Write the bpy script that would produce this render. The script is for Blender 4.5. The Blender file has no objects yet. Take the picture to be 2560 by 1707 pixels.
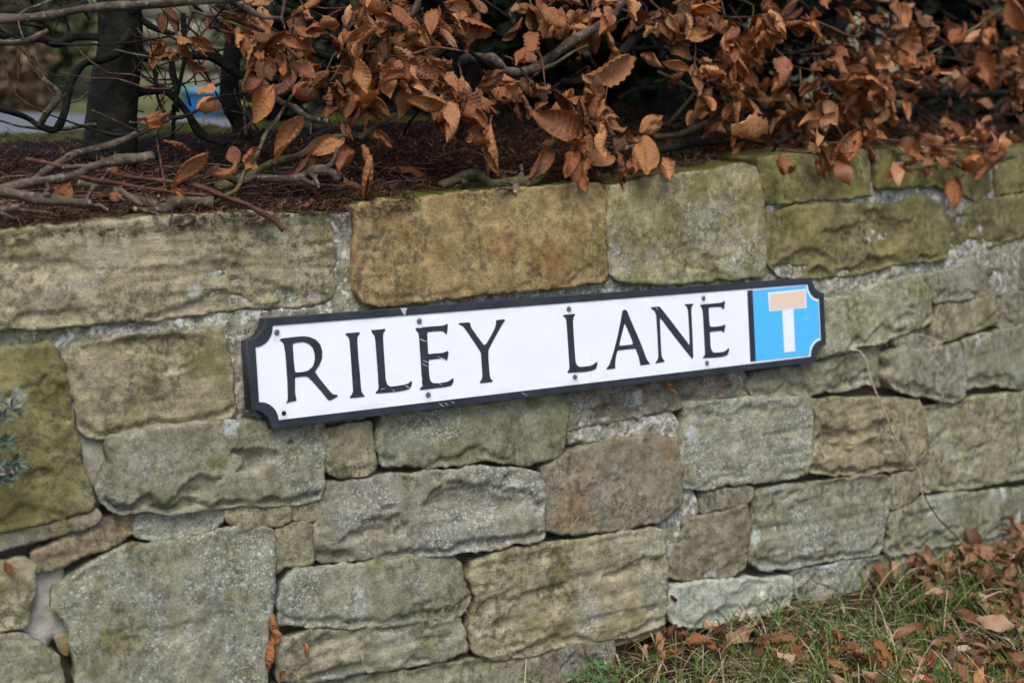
import bpy, bmesh, math, random
import numpy as np
from mathutils import Matrix, Vector
from mathutils.geometry import delaunay_2d_cdt

# ------------------------------------------------------------------ camera, sky, sun, exposure
random.seed(7); RNG = np.random.default_rng(7)
CAM_LOC=(-1.40114, -1.78201, 0.39034)
CAM_ROT=((0.816803, 0.076846, -0.571776), (-0.576319, 0.153793, -0.802623), (0.026257, 0.98511, 0.169906))
STONES=[
('C1', [(-0.9127, 0.1981), (-0.8218, 0.2073), (-0.6925, 0.2159), (-0.5581, 0.2187), (-0.4355, 0.2181), (-0.4183, 0.2095), (-0.4138, 0.1718), (-0.4195, 0.1219), (-0.4226, 0.0969), (-0.4446, 0.0876), (-0.5138, 0.0875), (-0.6068, 0.0878), (-0.7131, 0.0811), (-0.8179, 0.0796), (-0.9003, 0.0805), (-0.919, 0.0804)], 'b', 0.55, 0.5, 0, 14, 2, 0.7, 0.6, 'long pale beige coping stone with a chipped lower left corner', 0.24),
('C2', [(-0.3813, 0.2262), (-0.3181, 0.2325), (-0.161, 0.2414), (-0.0342, 0.2476), (0.0732, 0.2517), (0.0909, 0.2408), (0.0907, 0.1959), (0.0852, 0.139), (0.0795, 0.0949), (-0.0008, 0.0885), (-0.1301, 0.0867), (-0.2517, 0.0824), (-0.3286, 0.0792), (-0.3802, 0.0836), (-0.3893, 0.1), (-0.3897, 0.1456), (-0.3842, 0.1834)], 'o', 0.28, 0.45, 0.55, 13, 5, 0.1, 0.3, 'orange ochre coping stone above the sign', 0.26),
('C3', [(0.1004, 0.2442), (0.1386, 0.2544), (0.2967, 0.2696), (0.4018, 0.2817), (0.4368, 0.2738), (0.4479, 0.2251), (0.4555, 0.1706), (0.4593, 0.1081), (0.45, 0.0821), (0.3259, 0.0815), (0.2045, 0.0811), (0.109, 0.0898), (0.0913, 0.105), (0.0917, 0.1816)], 'c', 0.62, 0.85, 0, 14, 3, 0.1, 0.3, 'pale coping stone with white lichen patches and a green top edge', 0.26),
('C4a', [(0.451, 0.2915), (0.5817, 0.3022), (0.7501, 0.3051), (0.7522, 0.2605), (0.7532, 0.2191), (0.6245, 0.2162), (0.4957, 0.2109), (0.4605, 0.2155), (0.4537, 0.2482)], 'v', 0.12, 0.8, 0, 8, -2, 0.1, 0.2, 'plain green brown stone under the hanging leaves', 0.24),
('C4b', [(0.47, 0.192), (0.5636, 0.2055), (0.6998, 0.2039), (0.8383, 0.1986), (0.9003, 0.2139), (0.9805, 0.2031), (1.0219, 0.1683), (1.0247, 0.1063), (1.0037, 0.0863), (0.8291, 0.0847), (0.6776, 0.0721), (0.5552, 0.072), (0.4876, 0.0817), (0.4645, 0.1024), (0.4608, 0.1509)], 'v', 0.22, 0.55, 0.15, 14, 3, 0.3, 0.8, 'olive brown stone with a short crack right of the sign', 0.24),
('C5a', [(0.775, 0.3058), (0.9905, 0.3092), (1.2317, 0.3077), (1.2274, 0.2156), (1.1478, 0.2015), (1.0698, 0.2182), (0.9836, 0.2361), (0.8412, 0.234), (0.7722, 0.2328)], 'v', 0.1, 0.95, 0, 8, -3, 0.1, 0.2, None, 0.24),
('C5b', [(1.0425, 0.1614), (1.1426, 0.189), (1.2693, 0.2003), (1.394, 0.2047), (1.5887, 0.204), (1.5756, 0.1241), (1.3817, 0.113), (1.2358, 0.1021), (1.1129, 0.0908), (1.0393, 0.0931)], 'v', 0.3, 0.7, 0, 10, 0, 0.2, 0.4, None, 0.24),
('C6', [(1.2646, 0.3093), (1.6067, 0.311), (1.5904, 0.214), (1.395, 0.2124), (1.2612, 0.2071)], 'v', 0.25, 0.9, 0, 8, -2, 0.1, 0.3, None, 0.24),
('L2a', [(-0.9203, 0.0551), (-0.8692, 0.055), (-0.8416, 0.055), (-0.8257, 0.0411), (-0.8193, 0.0051), (-0.816, -0.0349), (-0.8099, -0.0753), (-0.8034, -0.1102), (-0.7952, -0.1455), (-0.8006, -0.1604), (-0.8319, -0.1681), (-0.8762, -0.1741), (-0.9138, -0.1754), (-0.9323, -0.1749)], 'v', 0.55, 0.75, 0.1, 13, 4, 0.15, 0.5, 'tall dark olive stone at the left behind the blue green sprig', 0.16),
('L2b', [(-0.812, 0.0544), (-0.7144, 0.0609), (-0.6084, 0.0634), (-0.5992, 0.0472), (-0.5923, 0.0046), (-0.5891, -0.044), (-0.5933, -0.0568), (-0.636, -0.0615), (-0.7103, -0.0659), (-0.7868, -0.0689), (-0.8056, -0.0597), (-0.8095, -0.0298), (-0.8142, 0.016)], 'b', 0.55, 0.4, 0.1, 11, 2, 0.3, 0.7, None, 0.16),
('L3', [(-0.772, -0.0726), (-0.7223, -0.0665), (-0.6361, -0.0627), (-0.5977, -0.0648), (-0.5521, -0.0733), (-0.4561, -0.0776), (-0.4516, -0.1146), (-0.4568, -0.1581), (-0.4646, -0.1886), (-0.4924, -0.1954), (-0.56, -0.1864), (-0.6249, -0.1811), (-0.687, -0.1775), (-0.7638, -0.1689), (-0.7882, -0.1521), (-0.7911, -0.1345), (-0.776, -0.1016)], 'g', 0.6, 0.4, 0.05, 16, 8, 0.2, 1.2, 'long grey stone with a broken lower edge below the sign end', 0.16),
('T1', [(-0.9323, -0.1755), (-0.8597, -0.1716), (-0.7912, -0.1655), (-0.7884, -0.1751), (-0.7991, -0.1835), (-0.8609, -0.1935), (-0.9151, -0.1992), (-0.9335, -0.1981)], 'k', 0.5, 0.5, 0, 6, 2, 0.2, 0.3, 'thin dark slab wedged under the tall olive stone', 0.16),
('T2', [(-0.874, -0.2139), (-0.8163, -0.1882), (-0.7583, -0.1742), (-0.7401, -0.1824), (-0.7386, -0.1966), (-0.7663, -0.2115), (-0.8184, -0.2252), (-0.8522, -0.2343), (-0.8729, -0.2338)], 'r', 0.25, 0.25, 0.3, 8, 0, 0.5, 0.4, 'slanting rust brown wedge stone', 0.16),
('L4a', [(-0.7362, -0.177), (-0.675, -0.1809), (-0.6187, -0.1837), (-0.6158, -0.198), (-0.6332, -0.2112), (-0.6648, -0.2157), (-0.7135, -0.2153), (-0.7401, -0.2022)], 'g', 0.7, 0.3, 0, 8, 0, 0.2, 0.4, None, 0.16),
('L4b', [(-0.6123, -0.1846), (-0.5602, -0.1894), (-0.5145, -0.1954), (-0.5153, -0.2164), (-0.5355, -0.2215), (-0.5885, -0.216), (-0.6116, -0.2023)], 'b', 0.5, 0.3, 0, 7, 1, 0.5, 0.4, None, 0.16),
('L4c', [(-0.5077, -0.1963), (-0.4681, -0.1988), (-0.4633, -0.2109), (-0.4689, -0.2208), (-0.4839, -0.2236), (-0.501, -0.2192), (-0.513, -0.2136)], 'b', 0.3, 0.1, 0.4, 6, -5, 0.3, 0.4, None, 0.16),
('L4d', [(-0.5371, -0.2243), (-0.4944, -0.2239), (-0.4815, -0.229), (-0.4837, -0.281), (-0.5054, -0.2824), (-0.526, -0.2808), (-0.5429, -0.2879), (-0.5438, -0.2518)], 'b', 0.6, 0.2, 0, 8, 0, 0.2, 0.5, None, 0.16),
('LL1', [(-0.9343, -0.2147), (-0.884, -0.2182), (-0.8742, -0.228), (-0.8779, -0.2659), (-0.8907, -0.3047), (-0.9387, -0.3004)], 'b', 0.2, 0.5, 0.3, 9, -1, 0.2, 0.5, None, 0.16),
('LL2', [(-0.939, -0.306), (-0.8917, -0.3131), (-0.8684, -0.3309), (-0.8531, -0.3505), (-0.8458, -0.3792), (-0.8472, -0.4249), (-0.9441, -0.4075)], 'g', 0.4, 0.5, 0.1, 12, 4, 0.2, 0.4, None, 0.16),
('LLc', [(-0.8526, -0.3214), (-0.8322, -0.3218), (-0.8299, -0.3417), (-0.8378, -0.3531), (-0.847, -0.3395)], 'r', 0.1, 0.0, 0.7, 5, -4, 0.2, 0.3, None, 0.16),
('BIG', [(-0.742, -0.2148), (-0.6896, -0.2193), (-0.627, -0.2133), (-0.6014, -0.214), (-0.5559, -0.2227), (-0.5423, -0.231), (-0.5455, -0.2763), (-0.5564, -0.3364), (-0.5659, -0.3966), (-0.5737, -0.4819), (-0.8231, -0.4295), (-0.8332, -0.3412), (-0.8407, -0.3056), (-0.8553, -0.2805), (-0.8516, -0.264), (-0.8193, -0.2411), (-0.7786, -0.2237)], 'g', 0.8, 0.45, 0.05, 14, 8, 0.1, 0.35, 'largest grey lichen speckled block at the lower left', 0.16),
('M5', [(-0.5313, -0.3067), (-0.5128, -0.2893), (-0.4569, -0.2924), (-0.3547, -0.2998), (-0.2781, -0.3057), (-0.2428, -0.3115), (-0.2316, -0.3228), (-0.229, -0.3564), (-0.22, -0.3784), (-0.2277, -0.3973), (-0.2533, -0.4068), (-0.3614, -0.3962), (-0.4346, -0.386), (-0.5046, -0.3693), (-0.5418, -0.3591), (-0.5433, -0.3326)], 'g', 0.8, 0.35, 0.1, 13, 2, 0.2, 0.6, None, 0.16),
('M6', [(-0.5402, -0.385), (-0.5054, -0.3805), (-0.3985, -0.3936), (-0.2849, -0.4055), (-0.2374, -0.4084), (-0.2289, -0.4379), (-0.2281, -0.4626), (-0.2734, -0.4675), (-0.3659, -0.4616), (-0.4395, -0.4558), (-0.51, -0.4471), (-0.551, -0.4415), (-0.5523, -0.4118)], 'g', 0.5, 0.4, 0.1, 10, -2, 0.7, 0.5, None, 0.16),
('M7', [(-0.5514, -0.4482), (-0.44, -0.4628), (-0.3285, -0.4734), (-0.2178, -0.4783), (-0.094, -0.4947), (-0.091, -0.6065), (-0.5549, -0.4988)], 'g', 0.4, 0.5, 0, 9, -8, 0.3, 0.4, None, 0.16),
('M4', [(-0.4635, -0.1837), (-0.4486, -0.1737), (-0.3833, -0.1728), (-0.2694, -0.1778), (-0.1896, -0.1827), (-0.1237, -0.1932), (-0.086, -0.2043), (-0.0742, -0.2359), (-0.0782, -0.2703), (-0.0832, -0.3053), (-0.1144, -0.3081), (-0.1396, -0.3042), (-0.1652, -0.3105), (-0.2383, -0.3035), (-0.3166, -0.2995), (-0.3915, -0.2911), (-0.4705, -0.2838), (-0.48, -0.2683), (-0.4755, -0.2249)], 'k', 0.65, 0.2, 0.25, 12, 6, 0.3, 0.9, 'long purplish grey stone with an ochre streak in the middle', 0.16),
('S1', [(-0.4504, -0.0971), (-0.4287, -0.0932), (-0.3775, -0.0892), (-0.3757, -0.1171), (-0.3706, -0.1499), (-0.3791, -0.1656), (-0.405, -0.1687), (-0.4337, -0.1649), (-0.4508, -0.1538), (-0.4506, -0.121)], 'b', 0.6, 0.3, 0, 9, 2, 0.1, 0.5, 'small square stone between two long ones', 0.16),
('M3', [(-0.362, -0.0799), (-0.263, -0.0838), (-0.1828, -0.0819), (-0.0209, -0.0807), (-0.013, -0.1097), (-0.0158, -0.1518), (-0.027, -0.1865), (-0.0806, -0.1883), (-0.1399, -0.1829), (-0.1723, -0.1699), (-0.2214, -0.1726), (-0.2997, -0.166), (-0.3599, -0.1571), (-0.3678, -0.1309)], 'g', 0.45, 0.55, 0.05, 12, 4, 0.1, 0.6, None, 0.16),
('N1', [(-0.0119, -0.085), (0.1506, -0.08), (0.3362, -0.0809), (0.3589, -0.1011), (0.3603, -0.1195), (0.3335, -0.1241), (0.2793, -0.127), (0.2215, -0.1332), (0.1243, -0.1369), (0.0358, -0.1393), (-0.0157, -0.1437)], 'p', 0.6, 0.1, 0.3, 8, -3, 0.6, 0.5, 'red brown stone half hidden under the sign', 0.16),
('N2', [(-0.064, -0.2001), (-0.0279, -0.1871), (0.0086, -0.1773), (0.0921, -0.1692), (0.1683, -0.1765), (0.217, -0.1874), (0.2247, -0.2393), (0.2193, -0.2912), (0.1789, -0.3161), (0.0637, -0.3172), (-0.036, -0.3091), (-0.0704, -0.2968), (-0.0734, -0.25)], 'p', 0.4, 0.15, 0.35, 11, 2, 0.1, 0.3, 'dark brown stone with rust spots below the sign', 0.16),
('N3', [(0.2459, -0.1275), (0.3125, -0.1297), (0.3973, -0.132), (0.5533, -0.1459), (0.5614, -0.1854), (0.5545, -0.2412), (0.5402, -0.2847), (0.4759, -0.2883), (0.3663, -0.2816), (0.2618, -0.2775), (0.2268, -0.2689), (0.2281, -0.2172), (0.2404, -0.166)], 'g', 0.85, 0.35, 0.08, 11, 3, 0.6, 0.4, None, 0.16),
('N4', [(0.3966, -0.1086), (0.4216, -0.0907), (0.5455, -0.0857), (0.6799, -0.0786), (0.7322, -0.0833), (0.7475, -0.114), (0.743, -0.1388), (0.6755, -0.1426), (0.5421, -0.1407), (0.4407, -0.1363), (0.4136, -0.1321)], 'g', 0.5, 0.5, 0.05, 10, -2, 0.3, 0.6, None, 0.16),
('P1', [(0.5823, 0.0282), (0.6631, 0.0309), (0.745, 0.0461), (0.8267, 0.0567), (0.9075, 0.057), (0.939, 0.0343), (0.9484, -0.0094), (0.9495, -0.0346), (0.8858, -0.0477), (0.824, -0.053), (0.7651, -0.0615), (0.7095, -0.0639), (0.6305, -0.0707), (0.566, -0.0752), (0.5502, -0.0207)], 'b', 0.65, 0.7, 0.1, 12, 1, 0.15, 0.6, 'yellow green lichened stone touching the sign right end', 0.16),
('P2', [(0.9418, 0.0584), (1.0166, 0.0609), (1.1081, 0.0803), (1.1896, 0.0829), (1.3168, 0.0906), (1.3441, 0.0898), (1.3397, 0.0006), (1.3044, -0.009), (1.1801, -0.0027), (1.0618, -0.0008), (0.9501, 0.0023), (0.9459, 0.0302)], 'g', 0.6, 0.55, 0, 10, 0, 0.2, 0.5, None, 0.16),
('P2b', [(1.3764, 0.0886), (1.4864, 0.0899), (1.6126, 0.0862), (1.5966, -0.0086), (1.4726, -0.0043), (1.3614, -0.002)], 'p', 0.3, 0.2, 0.2, 8, -3, 0.2, 0.4, None, 0.16),
('P3', [(0.9634, -0.0012), (1.0613, -0.0063), (1.1799, -0.005), (1.2223, -0.0084), (1.2353, -0.041), (1.217, -0.0631), (1.132, -0.0702), (1.0546, -0.0739), (0.9821, -0.0816), (0.9498, -0.0836), (0.9495, -0.0418)], 'b', 0.45, 0.65, 0.1, 10, 1, 0.1, 0.5, None, 0.16),
('P4', [(1.2596, -0.01), (1.3658, -0.0078), (1.5951, -0.0177), (1.582, -0.097), (1.3542, -0.0816), (1.2591, -0.076), (1.2305, -0.0675), (1.2424, -0.0416)], 'g', 0.4, 0.3, 0.05, 10, -2, 0.2, 0.5, None, 0.16),
('P5', [(0.8055, -0.0618), (0.8479, -0.0554), (0.9041, -0.0582), (0.9431, -0.0686), (0.9418, -0.0842), (0.9142, -0.0909), (0.8703, -0.0835), (0.8223, -0.0738)], 'k', 0.5, 0.1, 0, 6, -2, 0.2, 0.4, 'small dark grey pinning stone right of the sign', 0.16),
('P6', [(0.7743, -0.0903), (0.822, -0.0783), (0.914, -0.0937), (0.9814, -0.0895), (1.0382, -0.0911), (1.0537, -0.1285), (1.0604, -0.1738), (1.0502, -0.2026), (0.9984, -0.2071), (0.9382, -0.1923), (0.8938, -0.1798), (0.8387, -0.1699), (0.7925, -0.1543), (0.7684, -0.1306), (0.7813, -0.111)], 'g', 0.55, 0.15, 0.05, 11, 8, 0.1, 0.6, 'pale grey stone with angled left face', 0.16),
('P6c', [(0.7091, -0.0707), (0.7648, -0.0656), (0.7773, -0.0881), (0.7659, -0.1268), (0.784, -0.1513), (0.7487, -0.1451), (0.7461, -0.0973)], 'g', 0.3, 0.3, 0.05, 9, -12, 0.1, 0.4, None, 0.16),
('P7', [(1.062, -0.0898), (1.1307, -0.0821), (1.2582, -0.0837), (1.3557, -0.0857), (1.582, -0.097), (1.5582, -0.2447), (1.3365, -0.2203), (1.2441, -0.205), (1.2016, -0.1922), (1.1437, -0.1884), (1.0689, -0.1863), (1.0655, -0.1372)], 'g', 0.55, 0.35, 0.05, 12, 0, 0.2, 0.6, None, 0.16),
('Q1', [(0.5613, -0.1512), (0.6249, -0.156), (0.7571, -0.1688), (0.8806, -0.1861), (0.9044, -0.213), (0.9002, -0.2627), (0.8878, -0.2968), (0.8513, -0.3168), (0.7747, -0.3126), (0.6924, -0.3078), (0.6157, -0.2972), (0.5625, -0.2868), (0.5439, -0.2777), (0.5602, -0.2462), (0.5783, -0.1885)], 'o2', 0.4, 0.45, 0.25, 12, 2, 0.6, 1.1, 'layered buff stone with a broken ledge crossed by the dry stem', 0.16),
('Q2', [(0.9119, -0.2078), (1.0057, -0.2051), (1.1574, -0.2133), (1.3373, -0.2303), (1.5569, -0.2529), (1.528, -0.4389), (1.3142, -0.4161), (1.1377, -0.4002), (1.0242, -0.39), (0.9092, -0.3762), (0.885, -0.3686), (0.8851, -0.3287), (0.8993, -0.2805)], 'b', 0.5, 0.35, 0.15, 12, 3, 0.3, 0.5, None, 0.16),
('N5', [(0.2789, -0.2854), (0.3282, -0.2871), (0.3785, -0.2888), (0.4013, -0.2944), (0.3976, -0.3117), (0.3766, -0.3199), (0.336, -0.3214), (0.3012, -0.3218), (0.2747, -0.3216)], 'g', 0.7, 0.3, 0, 7, -1, 0.3, 0.4, None, 0.16),
('N6', [(0.2472, -0.3276), (0.3057, -0.3276), (0.3509, -0.325), (0.379, -0.3221), (0.387, -0.358), (0.3841, -0.4132), (0.3695, -0.4334), (0.3385, -0.441), (0.2695, -0.4346), (0.2216, -0.4282), (0.1881, -0.4174), (0.1972, -0.3649), (0.2265, -0.3517)], 'p', 0.5, 0.3, 0.45, 11, 0, 0.2, 0.4, 'stone with a mustard yellow patch and purple vein', 0.16),
('R1', [(0.4032, -0.3043), (0.4575, -0.3014), (0.5695, -0.306), (0.6898, -0.3119), (0.7545, -0.3184), (0.7743, -0.3314), (0.7721, -0.3611), (0.7605, -0.3955), (0.7475, -0.4211), (0.7407, -0.4533), (0.722, -0.4644), (0.6386, -0.4579), (0.5604, -0.4526), (0.4851, -0.4506), (0.4303, -0.4466), (0.3983, -0.4399), (0.3831, -0.4258), (0.3876, -0.3824), (0.3967, -0.3402)], 'g', 0.75, 0.3, 0.1, 14, 4, 0.6, 0.6, None, 0.16),
('R2', [(0.7821, -0.3247), (0.8232, -0.323), (0.8664, -0.3278), (0.8782, -0.3416), (0.8764, -0.3636), (0.8625, -0.3816), (0.8181, -0.3887), (0.7772, -0.3904), (0.7677, -0.3833), (0.7803, -0.3484)], 'b', 0.6, 0.2, 0.2, 8, -2, 0.2, 0.5, None, 0.16),
('R3', [(0.7711, -0.3986), (0.8418, -0.3909), (0.8914, -0.3881), (1.0251, -0.4001), (1.2116, -0.4248), (1.3114, -0.4388), (1.5355, -0.4694), (1.5221, -0.5572), (1.3011, -0.5239), (1.2718, -0.5241), (1.1356, -0.5117), (1.0158, -0.4998), (0.9083, -0.4905), (0.8346, -0.4825), (0.7697, -0.4786), (0.748, -0.469), (0.7675, -0.4469), (0.7604, -0.4205)], 'g', 0.65, 0.35, 0.15, 13, 3, 0.3, 0.7, None, 0.16),
('R4', [(0.7438, -0.4777), (0.8582, -0.4907), (1.0153, -0.5044), (1.2005, -0.525), (1.5211, -0.5637), (1.5119, -0.6254), (1.1946, -0.5791), (1.0098, -0.5633), (0.8527, -0.5594), (0.7384, -0.553)], 'g', 0.75, 0.3, 0, 9, -2, 0.2, 0.5, None, 0.16),
('R5', [(0.4847, -0.4573), (0.5599, -0.4621), (0.6381, -0.4654), (0.7343, -0.4749), (0.7376, -0.5027), (0.7379, -0.5474), (0.6741, -0.5417), (0.594, -0.5337), (0.5366, -0.531), (0.5063, -0.5308), (0.4901, -0.4903)], 'g', 0.8, 0.3, 0.05, 12, 4, 0.2, 0.8, None, 0.16),
('R6', [(0.1927, -0.4339), (0.269, -0.4415), (0.3682, -0.4528), (0.4826, -0.4688), (0.4845, -0.4904), (0.4749, -0.5153), (0.4418, -0.5248), (0.3384, -0.524), (0.24, -0.5161), (0.1978, -0.5026), (0.1827, -0.4801), (0.1878, -0.4522)], 'w', 0.9, 0.3, 0.05, 13, 4, 0.1, 0.5, 'whitish block low on the wall beside the grass', 0.16),
('R7', [(0.0701, -0.501), (0.1235, -0.4996), (0.1745, -0.4978), (0.1748, -0.5074), (0.1227, -0.5114), (0.0728, -0.5137), (0.0628, -0.5041)], 'o2', 0.1, 0.5, 0.5, 5, -3, 0.2, 0.3, None, 0.16),
('R8', [(0.1806, -0.5121), (0.293, -0.5289), (0.4146, -0.5381), (0.503, -0.5415), (0.5764, -0.5476), (0.5737, -0.5919), (0.4116, -0.5864), (0.2897, -0.5802), (0.1771, -0.5677)], 'o2', 0.3, 0.5, 0.3, 8, -10, 0.2, 0.3, None, 0.16),
('R9', [(-0.1814, -0.4899), (-0.1133, -0.489), (-0.0515, -0.4925), (0.0125, -0.4944), (0.0595, -0.4989), (0.0611, -0.5228), (0.058, -0.5499), (0.0549, -0.5978), (-0.1856, -0.5511)], 'p', 0.75, 0.15, 0.1, 8, -4, 0.2, 0.7, 'pinkish crumbling stone at the foot of the wall', 0.16),
('M8', [(-0.2116, -0.3268), (-0.1907, -0.32), (-0.132, -0.3165), (-0.028, -0.3224), (0.0819, -0.3251), (0.1584, -0.3294), (0.1784, -0.3392), (0.1801, -0.3904), (0.1777, -0.4575), (0.1733, -0.495), (0.1278, -0.5019), (0.0519, -0.4981), (-0.0391, -0.4908), (-0.1266, -0.4908), (-0.1769, -0.484), (-0.2169, -0.4655), (-0.2228, -0.4323), (-0.2075, -0.3874), (-0.2173, -0.3516)], 'b', 0.6, 0.6, 0.1, 15, 8, 0.6, 0.7, 'large layered green grey block right of centre at the bottom', 0.16),
('H1', [(-0.56, 0.0504), (-0.433, 0.0505), (-0.4406, -0.059), (-0.5509, -0.057), (-0.5656, -0.0281)], 'g', 0.5, 0.3, 0.0, 9, -8, 0.3, 0.4, None, 0.16),
('H2', [(-0.4222, 0.0516), (-0.2538, 0.0509), (-0.2614, -0.0607), (-0.4299, -0.0589)], 'g', 0.5, 0.3, 0.0, 9, -8, 0.3, 0.4, None, 0.16),
('H3', [(-0.242, 0.0514), (-0.0384, 0.0537), (-0.0462, -0.0643), (-0.2496, -0.0606)], 'g', 0.5, 0.3, 0.0, 9, -8, 0.3, 0.4, None, 0.16),
('H4', [(-0.0252, 0.0543), (0.1639, 0.0555), (0.1563, -0.0611), (-0.033, -0.0641)], 'g', 0.5, 0.3, 0.0, 9, -8, 0.3, 0.4, None, 0.16),
('H5', [(0.1785, 0.0561), (0.3878, 0.059), (0.3802, -0.0615), (0.1709, -0.0609)], 'g', 0.5, 0.3, 0.0, 9, -8, 0.3, 0.4, None, 0.16)]
MORTAR_BLOBS=[(-0.7948, -0.1082, 0.0194, 0.0428, -9, 1), (-0.7395, -0.0561, 0.0537, 0.0104, -9, 1), (-0.8629, -0.2794, 0.0262, 0.0423, -11, 1), (-0.8426, -0.311, 0.011, 0.017, -9, 1), (0.1404, -0.1586, 0.0928, 0.0219, -6, 0), (0.0743, -0.1548, 0.0754, 0.0201, -7, 0), (0.2126, -0.1779, 0.0249, 0.0445, -6, 0), (0.2196, -0.3026, 0.0504, 0.0373, -4, 0), (0.2007, -0.3637, 0.0299, 0.0521, -5, 0), (-0.403, 0.1525, 0.0217, 0.0817, -7, 0), (-0.8851, 0.0626, 0.0772, 0.0166, -8, 0), (-0.7316, 0.0724, 0.1362, 0.0127, -6, 0), (-0.5685, 0.0722, 0.1364, 0.0132, -5, 0), (-0.5832, 0.0038, 0.0164, 0.0661, -6, 0), (-0.8218, 0.0109, 0.009, 0.0507, -10, 0), (-0.2523, 0.0738, 0.2056, 0.0118, -7, 0), (-0.0018, 0.0724, 0.1855, 0.0126, -7, 0), (0.2842, 0.0746, 0.2135, 0.009, -9, 0), (0.4511, 0.1707, 0.0154, 0.0853, -10, 0), (0.0912, 0.1745, 0.0111, 0.0785, -9, 0), (0.5989, 0.1983, 0.1815, 0.0096, -9, 0), (0.8398, 0.2171, 0.125, 0.0185, -4, 0), (1.0857, 0.1927, 0.097, 0.0357, -5, 0), (0.7618, 0.2604, 0.0139, 0.0496, -7, 0), (0.6768, 0.0615, 0.107, 0.0212, -4, 0), (0.9198, 0.0754, 0.153, 0.0155, -4, 0), (1.2328, 0.0763, 0.2155, 0.0231, -4, 0), (1.3212, 0.0612, 0.0482, 0.0566, -6, 0), (0.3768, -0.1153, 0.0376, 0.0308, -9, 0), (1.2424, 0.2522, 0.0175, 0.0554, -8, 0), (1.0343, 0.1324, 0.0142, 0.053, -12, 0), (0.0119, -0.1265, 0.0362, 0.0424, -7, 0), (-0.0283, -0.1927, 0.0266, 0.0175, -9, 0), (-0.0777, -0.1447, 0.0138, 0.0276, -14, 0)]
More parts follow.
